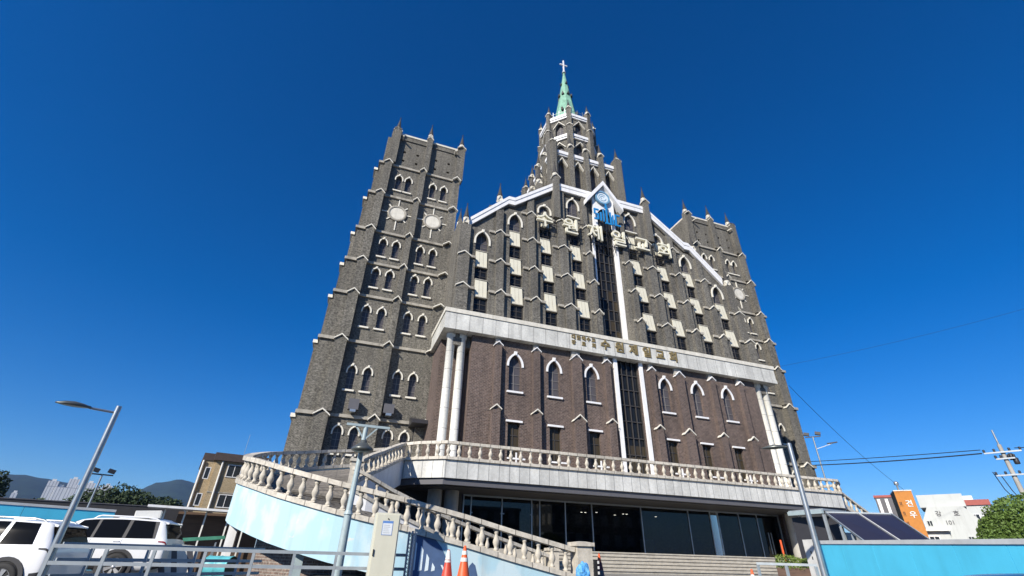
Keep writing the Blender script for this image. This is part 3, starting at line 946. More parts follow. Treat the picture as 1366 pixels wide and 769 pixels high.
# ---- ground floor -----------------------------------------------------------
mb = MB()
mb.box(3.6, 7.5, 30.3, 35.0, .3, 4.25, RB)
mb.box(2*CX-7.5, 2*CX-3.6, 30.3, 35.0, .3, 4.25, RB)
mb.box(7.5, 2*CX-7.5, 34.6, 35.0, .3, 4.25, DARKM)
mb.box(7.5, 2*CX-7.5, 27.0, 35.0, .3, 1.355, STEP)
mb.box(4.0, 7.5, 29.9, 30.29, .3, 4.25, DARKSOF)
lob = mb.build("lobby", church)
mb = MB()
CG = clear_glass("lobby_glass", (.16, .17, .165))
mulls = [7.62, 8.1, 10.1, 12.1, 12.65, 14.45, 16.4, 20.2, 24.1, 26.0, 26.7, 28.6, 30.3, 32.4]
for a, b in zip(mulls, mulls[1:]):
    g = MB()
    g.add([(a, 30.0, 1.36), (b, 30.0, 1.36), (b, 30.0, 4.2), (a, 30.0, 4.2)], [(0,1,2,3)], CG)
    g.build("glass_panel", lob)
for x in mulls: mb.box(x-.035, x+.035, 29.94, 30.06, 1.36, 4.14, STEEL)
mb.box(7.6, 32.45, 29.93, 30.07, 4.14, 4.24, STEEL)
mb.build("glazing_bar", lob)
mb = MB()
for x in (31.0, 31.25): mb.beam((x, 29.86, 1.6), (x, 29.86, 3.0), .05, .05, STEEL)
for x, z in ((8.15, 3.25), (10.05, 3.28), (10.2, 3.28), (12.05, 3.3)): mb.box(x-.05, x+.05, 29.92, 29.99, z-.03, z+.03, STEEL)
mb.build("door_handle", lob)
mb = MB()
for p in ((16.9, 3.55), (17.2, 3.55), (18.1, 3.6), (19.6, 3.5), (20.3, 3.6), (20.6, 3.6), (23.1, 3.55)):
    mb.lathe([(.07, 0), (.07, -.03), (0, -.031)], (p[0], 32.4, p[1]+.3), emit("downlight", (1, .93, .8), 5.0) if p == (16.9, 3.55) else bpy.data.materials["downlight"], 8)
mb.build("downlight", lob)
mb = MB()
mb.box(21.0, 21.8, 31.2, 31.7, 1.356, 2.25, PALEBLUE); mb.box(9.2, 12.0, 32.4, 33.0, 1.356, 2.4, PALEBLUE); mb.box(15.8, 18.6, 33.0, 33.5, 1.356, 2.5, DARKM)
mb.build("reception_desk", lob)
for x in (5.6, 6.6, 2*CX-8.15, 2*CX-6.95):
    mb = MB(); mb.lathe([(.42, 1.2 if x > 20 else .3), (.42, 4.254)], (x, 28.9, 0), CONC, 20); mb.build("column", lob)
mb = MB(); mb.box(31.2, 35.6, 28.2, 30.0, .3, 1.2, CONC); mb.build("plinth", lob)

# ---- broad front steps: seven treads ---------------------------------------
mb = MB()
for i in range(6):
    z = .36 + (i+1)*.166
    y = 24.6 + i*.33
    mb.box(11.3, 31.0, y, 27.0 - .004*i, z-.166, z, STEP)
    mb.box(11.3, 31.0, y-.055, y+.3, z-.055, z+.004, STEP)
tag(mb.build("front_steps"), "broad flight of pale granite steps in front of the glazed church entrance", "steps")

# ------------------------------------------------------------------ signs on the church
KEEP = bpy.context
sign = thing("rooftop_sign", "six big cream Korean letters on a dark steel frame across the church gable", "sign", (CX, 31.0, 27.2))
mb = MB()
for z in (27.25, 28.1, 29.05): mb.beam((13.2, 31.24, z), (27.8, 31.24, z), .05, .05, DARKM)
for i in range(19):
    x = 13.3+i*.8
    mb.box(x-.02, x+.02, 31.215, 31.255, 26.6, 29.3, DARKM)
    if i % 2 == 0: mb.beam((x, 31.24, 27.25), (x, 31.6, 27.0), .04, .04, DARKM)
    if i % 3 == 0: mb.beam((x, 31.24, 29.05), (x+.8, 31.24, 27.25), .03, .03, DARKM)
mb.build("frame", sign)
for i, ch in enumerate("수원제일교회"):
    me = text_mesh(ch, 1.92, .26, LETTER, .016)
    link("letter", me, sign, (13.75+i*2.635, 30.98, 28.25))
es = thing("entrance_sign", "bronze Korean lettering fixed along the pale stone cornice over the entrance", "sign", (CX, 29.3, 15.3))
for i, ch in enumerate("수원제일교회"):
    link("letter", text_mesh(ch, .92, .07, GOLD, .026), es, (18.15+i*1.285, 29.385, 15.73))
for i, ch in enumerate("대한예수교"):
    link("letter", text_mesh(ch, .40, .05, GOLD, .012), es, (15.35+i*.44, 29.4, 15.95))
for i, ch in ((0, "장"), (2, "로"), (4, "회")):
    link("letter", text_mesh(ch, .40, .05, GOLD, .012), es, (15.35+i*.44, 29.4, 15.49))
em = thing("gable_emblem", "white house-shaped emblem with a round blue badge and blue letters at the gable's centre", "emblem", (CX, 31.3, 29.2))
mb = MB()
mb.prism([(CX-1.22, 29.3), (CX-.8, 29.3)] + [(x, z) for x, z in arch(CX, .8, 30.6, 31.75)] + [(CX+.8, 29.3), (CX+1.22, 29.3), (CX+1.22, 33.0), (CX, 34.6), (CX-1.22, 33.0)], 31.15, 31.3, WHITE)
for s in (-1, 1):
    mb.prism([(CX, 35.25), (CX+s*2.1, 32.3), (CX+s*2.1, 31.75), (CX, 34.65)], 30.75, 31.6, WHITE)
    mb.box(*sorted((CX+s*1.0, CX+s*1.12)), 31.301, 31.6, 29.3, 32.9, WHITE)
mb.build("board", em)
mb = MB(); mb.add([(CX-.99, 31.4, 29.3), (CX+.99, 31.4, 29.3), (CX+.99, 31.4, 31.9), (CX-.99, 31.4, 31.9)], [(0,1,2,3)], SLATE); mb.build("recess", em)
mb = MB()
BADGE = plain("pale_badge", (.66, .74, .78), .4, var=.05)
BADGED = plain("badge_ring", (.17, .33, .47), .4, var=.05)
mb.lathe([(0, -.16), (.66, -.16), (.66, 0)], (CX-.15, 31.08, 33.0), BADGE, 32, False, axis='y')
mb.lathe([(.665, -.12), (.665, -.22), (.84, -.22), (.84, 0)], (CX-.15, 31.08, 33.0), BADGED, 32, False, axis='y', caps=False)
for r0, a0, a1, c in ((.42, 40, 220, BADGED), (.42, 235, 350, BADGED), (.2, 20, 250, BADGED)):
    for k in range(8):
        a, b = rad(a0+(a1-a0)*k/8), rad(a0+(a1-a0)*(k+1)/8)
        mb.beam((CX-.15+r0*math.cos(a), 30.91-.01*(c is WHITE), 33.0+r0*math.sin(a)), (CX-.15+r0*math.cos(b), 30.91-.01*(c is WHITE), 33.0+r0*math.sin(b)), .07, .02, c, up=(0, 1, 0))
mb.build("badge", em)
mb = MB()
def bar(x0, x1, z0, z1): mb.box(CX+x0, CX+x1, 30.80, 30.90, 29.6+z0, 29.6+z1, BLUE)
bar(-1.32, -.78, 1.45, 1.62); bar(-1.32, -1.15, .95, 1.449); bar(-1.149, -.78, .88, 1.05); bar(-.95, -.78, .3, .879); bar(-1.32, -.951, .25, .42)   # S
bar(-.62, -.47, .22, 1.3)
bar(-.30, -.17, .2, 1.75); bar(-.12, .62, .0, .17); bar(.03, .19, .171, 2.55); bar(-.08, .019, 1.95, 2.1); bar(.201, .3, 1.95, 2.1); bar(.46, .60, .171, 1.6)
bar(.74, .88, .1, 1.3)
bar(1.02, 1.2, .05, 1.5); bar(1.201, 1.62, 1.33, 1.5); bar(1.201, 1.62, .05, .22)
mb.build("lettering", em)

# ------------------------------------------------------------------ the curving ramp with its balustrades
MUR = None
def mural_mat():
    m, n, l, p = new_mat("painted_cloud_mural")
    tc = n.new("ShaderNodeTexCoord")
    mp = n.new("ShaderNodeMapping"); mp.inputs["Scale"].default_value = (1.6, 1.6, 1.0); l.new(tc.outputs["Object"], mp.inputs[0])
    nz = n.new("ShaderNodeTexNoise"); nz.inputs["Scale"].default_value = .8; nz.inputs["Detail"].default_value = 5; l.new(mp.outputs[0], nz.inputs["Vector"])
    cr = n.new("ShaderNodeValToRGB"); cr.color_ramp.elements[0].position = .47; cr.color_ramp.elements[0].color = (.40, .60, .68, 1)
    cr.color_ramp.elements[1].position = .56; cr.color_ramp.elements[1].color = (.52, .66, .70, 1)
    l.new(nz.outputs["Fac"], cr.inputs[0])
    n2 = n.new("ShaderNodeTexNoise"); n2.inputs["Scale"].default_value = 5; n2.inputs["Detail"].default_value = 8; l.new(tc.outputs["Object"], n2.inputs["Vector"])
    r2 = n.new("ShaderNodeMapRange"); r2.inputs[1].default_value = .66; r2.inputs[2].default_value = .74; l.new(n2.outputs["Fac"], r2.inputs[0])
    mx = n.new("ShaderNodeMix"); mx.data_type = 'RGBA'; l.new(r2.outputs[0], mx.inputs["Factor"]); l.new(cr.outputs[0], mx.inputs["A"]); mx.inputs["B"].default_value = (.62, .62, .56, 1)
    mp3 = n.new("ShaderNodeMapping"); mp3.inputs["Scale"].default_value = (3.5, 3.5, .22); l.new(tc.outputs["Object"], mp3.inputs[0])
    n3 = n.new("ShaderNodeTexNoise"); n3.inputs["Scale"].default_value = 1.5; n3.inputs["Detail"].default_value = 7; l.new(mp3.outputs[0], n3.inputs["Vector"])
    r3 = n.new("ShaderNodeMapRange"); r3.inputs[1].default_value = .52; r3.inputs[2].default_value = .75; r3.inputs[4].default_value = .45; l.new(n3.outputs["Fac"], r3.inputs[0])
    m3 = n.new("ShaderNodeMix"); m3.data_type = 'RGBA'; l.new(r3.outputs[0], m3.inputs["Factor"]); l.new(mx.outputs["Result"], m3.inputs["A"]); m3.inputs["B"].default_value = (.30, .36, .37, 1)
    l.new(m3.outputs["Result"], p.inputs["Base Color"]); p.inputs["Roughness"].default_value = .8
    return m
MUR = mural_mat()
NAVY = plain("mural_navy", (.06, .11, .22), .8, var=.15)
MURW = plain("mural_white", (.66, .76, .80), .8)
DECK = brick("deck_courses", (.15, .135, .11), (.20, .18, .15), (.09, .08, .07), bw=1.2, bh=.28, ms=.03, fine=.3)
ramp = thing("curved_ramp", "curved ramp with a stone balustrade and light blue painted wall, left of the steps", "ramp", (2.4, 20.0, .2))
OUT = [(8.45, 17.0, 1.34), (8.31, 17.0, 1.36), (6.13, 17.0, 1.81), (5.02, 17.0, 2.06), (4.4, 17.0, 2.2), (2.84, 17.0, 2.5)]
for th, z in ((270, 2.59), (263, 2.72), (256, 2.86), (249, 3.0), (242, 3.16), (235, 3.32), (228, 3.48), (221, 3.65), (214, 3.81), (207, 3.95), (200, 4.07), (193, 4.19), (186, 4.33),
              (179, 4.49), (172, 4.66), (165, 4.83), (158, 5.0), (151, 5.15), (144, 5.3), (137, 5.45), (130, 5.6), (122, 5.77), (114, 5.92), (106, 6.06), (98, 6.2), (90, 6.33)):
    OUT.append((2.4+6*math.cos(rad(th)), 23+6*math.sin(rad(th)), z))
INN = [(10.8, 24.45, 1.12), (9.3, 24.2, 1.48), (7.19, 23.6, 1.97), (5.04, 23.0, 2.54), (3.78, 22.6, 2.95), (2.4, 22.2, 3.42), (1.35, 21.85, 3.85), (.85, 21.85, 4.08), (.62, 22.1, 4.25), (.75, 22.5, 4.5), (1.3, 23.4, 4.95), (1.9, 24.7, 5.4), (2.5, 26.1, 5.9), (3.0, 27.3, 6.3), (3.35, 28.08, 6.56)]
D_ = .97
def gz(x, y): return ground_h(x, y) + .02
def wall_bot(i, pts, dep): return max(gz(pts[i][0], pts[i][1]) - .4, pts[i][2]-D_-dep)
mb = MB()
sweep(mb, OUT, .24, lambda i: wall_bot(i, OUT, 1.32), -D_, MUR)
mb.build("parapet_wall", ramp)
mb = MB()
sweep(mb, INN, .22, lambda i: wall_bot(i, INN, 1.3), -D_+.02, WHITE)
mb.build("parapet_wall", ramp)
mb = MB()
sweep(mb, OUT, .40, -D_, -D_+.15, COPE); sweep(mb, OUT, .34, -.15, 0, COPE)
mb.build("handrail", ramp)
mb = MB()
sweep(mb, INN, .36, -D_+.021, -D_+.16, COPE); sweep(mb, INN, .30, -.14, 0, COPE)
mb.build("handrail", ramp)
def rail_bal(pts, step, start, sc_):
    for q, a in along(pts, step, start):
        o = link("baluster", BAL, ramp, (q.x, q.y, q.z-D_+.149), rz=a)
        o.scale = (sc_, sc_, 1.09)
rail_bal(OUT, .53, .3, 1.06); rail_bal(INN, .55, .4, .96)
# deck strips between both edges
mb = MB()
n = 60
def samp(pts, t):
    L = [0]
    for a, b in zip(pts, pts[1:]): L.append(L[-1] + (Vector(b)-Vector(a)).length)
    s_ = t*L[-1]
    for i in range(len(pts)-1):
        if s_ <= L[i+1] + 1e-9:
            k = (s_-L[i])/max(1e-9, L[i+1]-L[i]); return Vector(pts[i]).lerp(Vector(pts[i+1]), k)
    return Vector(pts[-1])
def deck_t(t): return t
for i in range(n):
    a0, a1 = samp(OUT, i/n), samp(OUT, (i+1)/n)
    b0, b1 = samp(INN, i/n), samp(INN, (i+1)/n)
    dz = Vector((0, 0, D_+.08))
    mb.add([a0-dz, a1-dz, b1-dz, b0-dz, a0-dz-Vector((0,0,.3)), a1-dz-Vector((0,0,.3)), b1-dz-Vector((0,0,.3)), b0-dz-Vector((0,0,.3))], [(0,1,2,3), (7,6,5,4)], DECK)
mb.build("deck", ramp, fix=True)
mb = MB()
core = []
for th in range(262, 88, -6):
    i = min(range(6, len(OUT)), key=lambda j: abs(math.atan2(OUT[j][1]-23, OUT[j][0]-2.4) % (2*math.pi) - rad(th)))
    core.append((2.4+4.7*math.cos(rad(th)), 23+4.7*math.sin(rad(th)), OUT[i][2]-1.35))
sweep(mb, core, .3, lambda i: 0-.6, 0, OB)
mb.build("core_wall", ramp)
mb = MB(); mb.beam((-3.2, 21.6, -.4), (-3.2, 21.6, 2.0), .3, .3, WHITE); mb.build("support_post", ramp)
mb = MB(); mb.beam((-.6, 18.2, -.4), (-.6, 18.2, .95), .26, .26, PALEBLUE); mb.build("support_post", ramp)
for x, y, z, w in ((8.78, 17.0, 1.50, .58), (11.05, 24.55, 1.42, .5), (.72, 22.15, 4.5, .42)):
    mb = MB()
    mb.box(x-w/2, x+w/2, y-w/2, y+w/2, .2 if z < 3 else 2.6, z-.12, STONE)
    mb.box(x-w/2-.07, x+w/2+.07, y-w/2-.07, y+w/2+.07, z-.12, z, STONE)
    mb.lathe([(w*.72, z+.001), (w*.3, z+.03), (0, z+.031)], (x, y, 0), STONE, 4, False, rot=math.pi/4)
    mb.build("end_post", ramp)
# painted whale on the wall
mb = MB()
wx, wz, wy = 2.7, .25, 16.872
body = [(0.02, 1.42), (.42, 1.38), (.8, 1.22), (1.12, .95), (1.38, .6), (1.52, .2), (1.5, -.1), (.3, -.15), (-.05, -.1)]
mb.add([(wx+x*.86, wy, wz+z) for x, z in body], [tuple(range(len(body)))], NAVY)
for x0, z1 in ((.06, 1.15), (.32, .98), (.56, .76), (.8, .52)):
    w_ = .13
    mb.add([(wx+x0*.86, wy-.004, wz+.28), (wx+(x0+w_)*.86, wy-.004, wz+.31), (wx+(x0+w_)*.86, wy-.004, wz+z1-.12), (wx+x0*.86+.02, wy-.004, wz+z1)], [(0,1,2,3)], MURW)
mb.add([(wx+1.08, wy-.004, wz+.3), (wx+1.14, wy-.004, wz+.3), (wx+1.04, wy-.004, wz+.46), (wx+.98, wy-.004, wz+.46)], [(0,1,2,3)], MURW)
b2 = [(0, 0), (.08, .28), (.18, .38), (.28, .3), (.34, .12), (.38, 0)]
mb.add([(4.55+x, wy, .42+z) for x, z in b2], [tuple(range(len(b2)))], NAVY)
mb.build("mural", ramp, fix=False)
# little stair at the balcony's far end
st = thing("side_stair", "narrow pale stair parapet running down from the balcony's right-hand end", "stair", (37.5, 28.0, .3))
mb = MB()
SP = [(37.3, 28.3, 6.3), (39.2, 28.5, 5.35), (41.2, 28.6, 4.3)]
sweep(mb, SP, .3, -1.25, -.9, COPE); sweep(mb, SP, .26, -.15, 0, COPE)
mb.slab([(37.2, 28.5), (41.2, 28.8), (41.2, 30.2), (37.2, 30.2)], 0, 3.2, CONC)
mb.build("parapet", st)
for q, a in along(SP, .6, .3):
    o = link("baluster", BAL, st, (q.x, q.y, q.z-.9), rz=a); o.scale = (1, 1, 1.2)

# ------------------------------------------------------------------ lamps and poles
def cobra(root, p, d, L):
    """a flat street-lamp head at p, reaching L metres along unit (dx, dy)"""
    mb = MB()
    d = Vector((d[0], d[1], 0)).normalized(); s = Vector((-d.y, d.x, 0)); p = Vector(p)
    secs = [(0, .05, .04), (.12, .08, .05), (.25, .13, .07), (.5, .16, .09), (.75, .13, .07), (.95, .05, .03), (1.0, .02, .02)]
    v = []
    for t, w, h in secs:
        for k in range(10):
            a = 2*math.pi*k/10
            zz = math.sin(a)*h
            if zz < 0: zz *= .35
            v.append(p + d*(t*L) + s*(math.cos(a)*w) + Vector((0, 0, zz)))
    f = [(i*10+k, i*10+(k+1) % 10, i*10+10+(k+1) % 10, i*10+10+k) for i in range(len(secs)-1) for k in range(10)]
    f += [tuple(range(10)), tuple(range(69, 59, -1))]
    mb.add(v, f, LAMPH, True)
    mb.build("lamp_head", root)
l1 = thing("street_lamp", "tall galvanised street lamp at the fence corner by the white cars", "street lamp", (-5.4, 14.0, -.2))
mb = MB(); mb.tube([(-5.4, 14.0, -.25), (-5.4, 14.0, 3.98)], .075, STEEL, 14, .058); mb.box(-5.55, -5.25, 13.85, 14.15, -.25, -.2, STEEL); mb.build("pole", l1)
mb = MB(); mb.tube([(-5.4, 14.0, 3.82), (-5.88, 13.79, 3.83)], .028, STEEL, 8); mb.build("arm", l1)
cobra(l1, (-5.86, 13.8, 3.83), (-.92, -.40), .66)
l2 = thing("lamp_post", "pale blue-grey lamp post with a crossbar and braces, in front of the blue ramp wall", "lamp post", (.52, 14.95, .2))
mb = MB(); mb.tube([(.52, 14.95, .1), (.52, 14.95, 1.9)], .12, PALEBLUE, 14, .105); mb.tube([(.52, 14.95, 1.901), (.52, 14.95, 2.0)], .13, PALEBLUE, 14, .09)
mb.tube([(.52, 14.95, 1.95), (.58, 14.95, 4.32)], .085, PALEBLUE, 14, .07); mb.build("pole", l2)
mb = MB(); mb.beam((.0, 14.9, 4.33), (1.28, 14.93, 4.33), .07, .07, PALEBLUE)
mb.beam((.58, 14.92, 3.92), (.28, 14.92, 4.3), .04, .04, PALEBLUE); mb.beam((.58, 14.92, 3.92), (.92, 14.92, 4.3), .04, .04, PALEBLUE); mb.build("crossbar", l2)
mb = MB(); mb.lathe([(0, 3.50), (.18, 3.50), (.31, 3.56), (.30, 3.62), (.17, 3.72), (.09, 3.78), (.09, 3.84), (0, 3.85)], (.57, 14.6, 0), LAMPH, 20)
mb.beam((.57, 14.95, 3.6), (.57, 14.72, 3.6), .06, .06, LAMPH); mb.build("lamp_head", l2)
l3 = thing("street_lamp", "slim grey street lamp standing before the right end of the blue site fence", "street lamp", (12.25, 10.3, 0))
l3["label"] = "slim grey street lamp standing between the church steps and the bright blue hoarding"
mb = MB(); mb.tube([(12.25, 10.3, -.3), (12.24, 10.3, 4.05)], .085, STEEL, 14, .06); mb.build("pole", l3)
cobra(l3, (12.2, 10.35, 3.95), (-.66, .75), .68)
def flood(name, lab, x, y, z0, z1, s=1.0):
    r = thing(name, lab, "floodlight", (x, y, z0))
    mb = MB(); mb.tube([(x, y, z0), (x, y, z1)], .11*s, STEEL, 8, .07*s); mb.build("pole", r)
    dx, dy = y/math.hypot(x, y), -x/math.hypot(x, y)
    mb = MB(); mb.beam((x-dx*.75*s, y-dy*.75*s, z1), (x+dx*.75*s, y+dy*.75*s, z1), .1*s, .1*s, DARKM); mb.build("crossbar", r)
    for k in (-.55, .55):
        mb = MB()
        c = Vector((x+dx*k*s, y+dy*k*s, z1+.28*s))
        mb.beam(c + Vector((-dx*.26*s, -dy*.26*s, .1*s)), c + Vector((dx*.26*s, dy*.26*s, -.02*s)), .42*s, .30*s, DARKM)
        mb.build("floodlight_head", r)
    return r
f1 = flood("floodlight_mast", "small twin floodlight mast rising behind the white cars before the distant hills", -18.9, 51.6, .0, 6.2)
f2 = flood("floodlight_mast", "tall twin floodlight mast beyond the right end of the church balcony", 49.0, 38.0, .2, 13.3)
mb = MB(); mb.beam((49.0, 38.0, 12.0), (50.3, 36.7, 12.55), .06, .06, STEEL); mb.beam((49.8, 37.2, 12.5), (50.5, 36.5, 12.6), .2, .1, DARKM); mb.build("lamp_arm", f2)

# ------------------------------------------------------------------ cabinet, cones, barriers, fences
cab = thing("utility_cabinet", "tall cream electrical cabinet with a blue-framed notice on its door", "cabinet", (1.37, 13.3, .2))
CABM = plain("cream_cabinet", (.62, .61, .49), .45, var=.03, stain=.12)
mb = MB(); mb.box(1.15, 1.76, 13.3, 13.7, .1, 1.88, CABM); mb.build("cabinet_body", cab, bevel=.012)
mb = MB(); mb.box(1.18, 1.73, 13.282, 13.299, .35, 1.845, CABM); mb.build("door", cab, bevel=.006)
mb = MB(); mb.box(1.19, 1.215, 13.255, 13.281, .93, 1.07, BLACK); mb.lathe([(0, -.02), (.015, -.02), (.015, 0)], (1.455, 13.281, 1.745), BLACK, 10, axis='y'); mb.build("handle", cab)
mb = MB()
NB, NW = plain("notice_blue", (.12, .25, .55), .5), plain("notice_white", (.70, .74, .76), .5, var=.03)
mb.add([(1.33, 13.278, 1.38), (1.59, 13.278, 1.38), (1.59, 13.278, 1.7), (1.33, 13.278, 1.7)], [(0,1,2,3)], NB)
mb.add([(1.343, 13.275, 1.393), (1.577, 13.275, 1.393), (1.577, 13.275, 1.645), (1.343, 13.275, 1.645)], [(0,1,2,3)], NW)
for j in range(5):
    z = 1.43+j*.042; mb.add([(1.37, 13.273, z), (1.53-.02*(j % 3), 13.273, z), (1.53-.02*(j % 3), 13.273, z+.008), (1.37, 13.273, z+.008)], [(0,1,2,3)], STEELB)
mb.build("notice", cab, fix=False)
ORANGE = plain("cone_orange", (.75, .11, .025), .5, var=.1, stain=.15)
RED = plain("cone_red", (.55, .06, .03), .5, var=.1, stain=.2)
DRED = plain("shaded_red", (.16, .02, .03), .6)  # red darkened in the colour itself, as on a cone in shade
CONEW = plain("cone_white", (.72, .71, .66), .55, stain=.2)
def cone(lab, x, y, h, body, bands, cap=None, z=None):
    z = ground_h(x, y) if z is None else z
    r = thing("traffic_cone", lab, "traffic cone", (x, y, z))
    r0, r1 = .16*h/.75, .03
    rr = lambda t: r0 + (r1-r0)*t
    mb = MB(); mb.slab([(-.2*h/.75, -.2*h/.75), (.2*h/.75, -.2*h/.75), (.2*h/.75, .2*h/.75), (-.2*h/.75, .2*h/.75)], 0, .035, body)
    mb.lathe([(r0, .036), (r1, h), (r1*.6, h+.012), (0, h+.013)], (0, 0, 0), body, 24); mb.build("cone_body", r, local=True)
    for a, b, m_ in bands:
        mb = MB(); mb.lathe([(rr(a)+.004, a*h+.03), (rr(b)+.004, b*h+.03)], (0, 0, 0), m_, 24, caps=False); mb.build("reflective_band", r, local=True)
    if cap:
        mb = MB(); mb.lathe([(rr(.66)+.012, .66*h), (r1+.018, h*.97), (r1*.7, h*1.02), (0, h*1.021)], (0, 0, 0), cap, 24); mb.build("cap", r, local=True)
    return r
cone("taller orange traffic cone with two white bands, by the blue ramp wall", 3.45, 13.08, .84, ORANGE, [(.56, .66, CONEW), (.74, .84, CONEW)])
cone("red traffic cone with a white sleeve around its tip, left of the taller banded cone", 3.05, 13.15, .74, RED, [(.60, .66, CONEW), (.68, .95, CONEW)])
c3 = cone("orange-tipped traffic cone with dark red and grey bands beside the stone end post", 9.75, 17.46, .80, ORANGE, [(.33, .62, DRED), (.0, .32, GREYBEAM)])  # its red and white bands get shade-dark red and grey
cone("small orange cone standing alone at the foot of the granite steps", 13.85, 14.4, .46, ORANGE, [(.45, .62, CONEW)])
mb = MB()
mb.box(-.05, .05, -.05, .05, 0, .62, BLACK)
for k in range(4): mb.box(.051, .12, -.05, .05, .05+k*.15, .13+k*.15, CONEW)
o = mb.build("marker_post", None, local=True); o.location = (8.72, 15.9, .36); WLOC[o.name] = o.location.copy()
tag(o, "short black and white marker post beside the banded cone at the ramp's foot", "post")
# blue tarpaulin bundle
mb = MB()
TARP = plain("blue_tarpaulin", (.03, .22, .62), .4, var=.35, scale=9, c2=(.18, .48, .72))
bm = bmesh.new(); bmesh.ops.create_icosphere(bm, subdivisions=4, radius=.3)
rnd = random.Random(3)
from mathutils import noise as mnoise
for v in bm.verts:
    q = v.co.copy(); k = 1 + .28*mnoise.noise(q*5) + .14*mnoise.noise(q*13)
    v.co = Vector((q.x*.72*k, q.y*.6*k, (q.z*.95*k) + .26))
me = bpy.data.meshes.new("tarpaulin_bundle"); bm.to_mesh(me); bm.free(); me.materials.append(TARP)
o = link("tarpaulin_bundle", me, None, (7.38, 14.2, ground_h(7.38, 14.2)), local=True)
tag(o, "crumpled bright blue tarpaulin bundle in front of the stone end post", "tarpaulin")
# folding gate post, steel fences
gp = thing("gate_post", "folded grey steel lattice gate standing upright beside the cream cabinet", "gate", (2.2, 13.8, .2))
mb = MB()
for x in (2.1, 2.19, 2.28): mb.box(x-.022, x+.022, 13.76, 13.84, .15, 1.5+(.0 if x != 2.19 else .02), STEELB)
mb.build("frame", gp)
mb = MB()
for k in range(14):
    z = .25+k*.088; mb.beam((2.12, 13.75, z), (2.26, 13.75, z+.085), .02, .015, STEEL); mb.beam((2.26, 13.735, z), (2.12, 13.735, z+.085), .02, .015, STEEL)
mb.build("lattice", gp)
def pipe_fence(name, lab, pts, zt, rails, posts, m_=STEELB, r=.032, leanx=0):
    f = thing(name, lab, "fence", (pts[0][0], pts[0][1], ground_h(*pts[0][:2])))
    a, b = Vector((*pts[0], 0)), Vector((*pts[1], 0))
    mb = MB()
    for z in rails: mb.beam(a+Vector((0, 0, zt+z)), b+Vector((0, 0, zt+z)), r*2, r*2.2, m_)
    mb.build("rail", f)
    for t in posts:
        q = a.lerp(b, t); g = ground_h(q.x, q.y)
        mb = MB(); mb.box(q.x-r, q.x+r, q.y-r*1.1, q.y+r*1.1, g, zt-r*1.2, m_); mb.build("post", f)
    return f
pipe_fence("steel_fence", "grey steel rail fence running from the street lamp to the cream cabinet", [(-5.35, 13.8), (2.1, 13.95)], .96, (0, -.31, -.62), (.0, .13, .25, .385, .52, .64, .77, .90))
pipe_fence("steel_fence", "rear grey rail fence with sloping rails standing between the white cars and the front fence", [(-5.35, 14.2), (-1.6, 17.4)], 1.0, (0, -.3, -.6), (.12, .36, .6, .85))
mb = MB()
GREENM = plain("green_beam", (.10, .36, .24), .5, var=.2)
o = thing("beam_trestle", "green steel beam lying across a low trestle behind the fence, beside the ramp", "beam", (-4.7, 23.4, -.2))
mb.beam((-5.6, 23.2, 1.2), (-3.75, 23.75, 1.38), .12, .12, GREENM); mb.build("beam", o)
mb = MB()
for x, y in ((-5.3, 23.3), (-4.0, 23.7)): mb.beam((x, y, -.2), (x, y, 1.2), .06, .06, STEEL); mb.beam((x-.3, y, -.2), (x, y, 1.0), .05, .05, STEEL)
mb.build("leg", o)
o = thing("drum", "teal drum lying on its side under the curved ramp's left end", "drum", (-3.0, 19.6, -.1))
TEAL = plain("teal_drum", (.10, .42, .46), .45, var=.12); TEALD = plain("drum_end", (.02, .075, .06), .6)
mb = MB(); mb.lathe([(.33, -.42), (.345, -.40), (.33, -.38), (.33, -.02), (.345, 0), (.33, .02), (.33, .36), (.345, .39), (.33, .42)], (0, 0, 0), TEAL, 32, axis='x', caps=False); q = mb.build("drum_shell", o, local=True); q.location = (0, 0, .55); q.rotation_euler.z = rad(-25)
mb = MB(); mb.lathe([(0, .40), (.325, .40)], (0, 0, 0), TEALD, 32, False, axis='x', caps=False); q = mb.build("drum_end", o, local=True); q.location = (0, 0, .55); q.rotation_euler.z = rad(-25)
mb = MB(); mb.lathe([(.325, -.40), (0, -.40)], (0, 0, 0), TEALD, 32, False, axis='x', caps=False)
q = mb.build("drum_end", o, local=True); q.location = (0, 0, .55); q.rotation_euler.z = rad(-25)
for k, (x, y, lab) in enumerate(((-5.3, 20.6, "white barrier board with dark diagonal stripes leaning behind the rear fence, nearer the cars"), (-4.5, 20.9, "white barrier board with dark diagonal stripes behind the rear fence, nearer the teal drum"))):
    o = thing("barrier_board", lab, "barrier", (x, y, -.2))
    mb = MB(); mb.prism([(-.35, .25), (.35, .2), (.35, 1.25), (-.35, 1.3)], -.03, .03, CONEW); mb.build("board", o, local=True)
    mb = MB()
    for s_ in (-.42, .02): mb.prism([(s_+.1, 1.2), (s_+.28, 1.2), (s_+.62, .3), (s_+.44, .3)] if s_ > -.3 else [(-.32, 1.2), (-.16, 1.2), (.12, .3), (-.05, .3)], -.035, -.031, GREYBEAM)
    mb.build("stripe", o, local=True)
    mb = MB(); mb.box(-.3, -.26, -.02, .02, 0, .25, STEEL); mb.box(.26, .3, -.02, .02, 0, .22, STEEL); mb.build("leg", o, local=True)
    o.rotation_euler.z = rad(10+8*k)
hr = pipe_fence("handrail", "short grey pipe handrail in front of the planter at the right side of the steps", [(12.6, 12.85), (13.7, 11.7)], 1.0, (0, -.4), (.02, .5, .98), r=.03)
hr["category"] = "handrail"
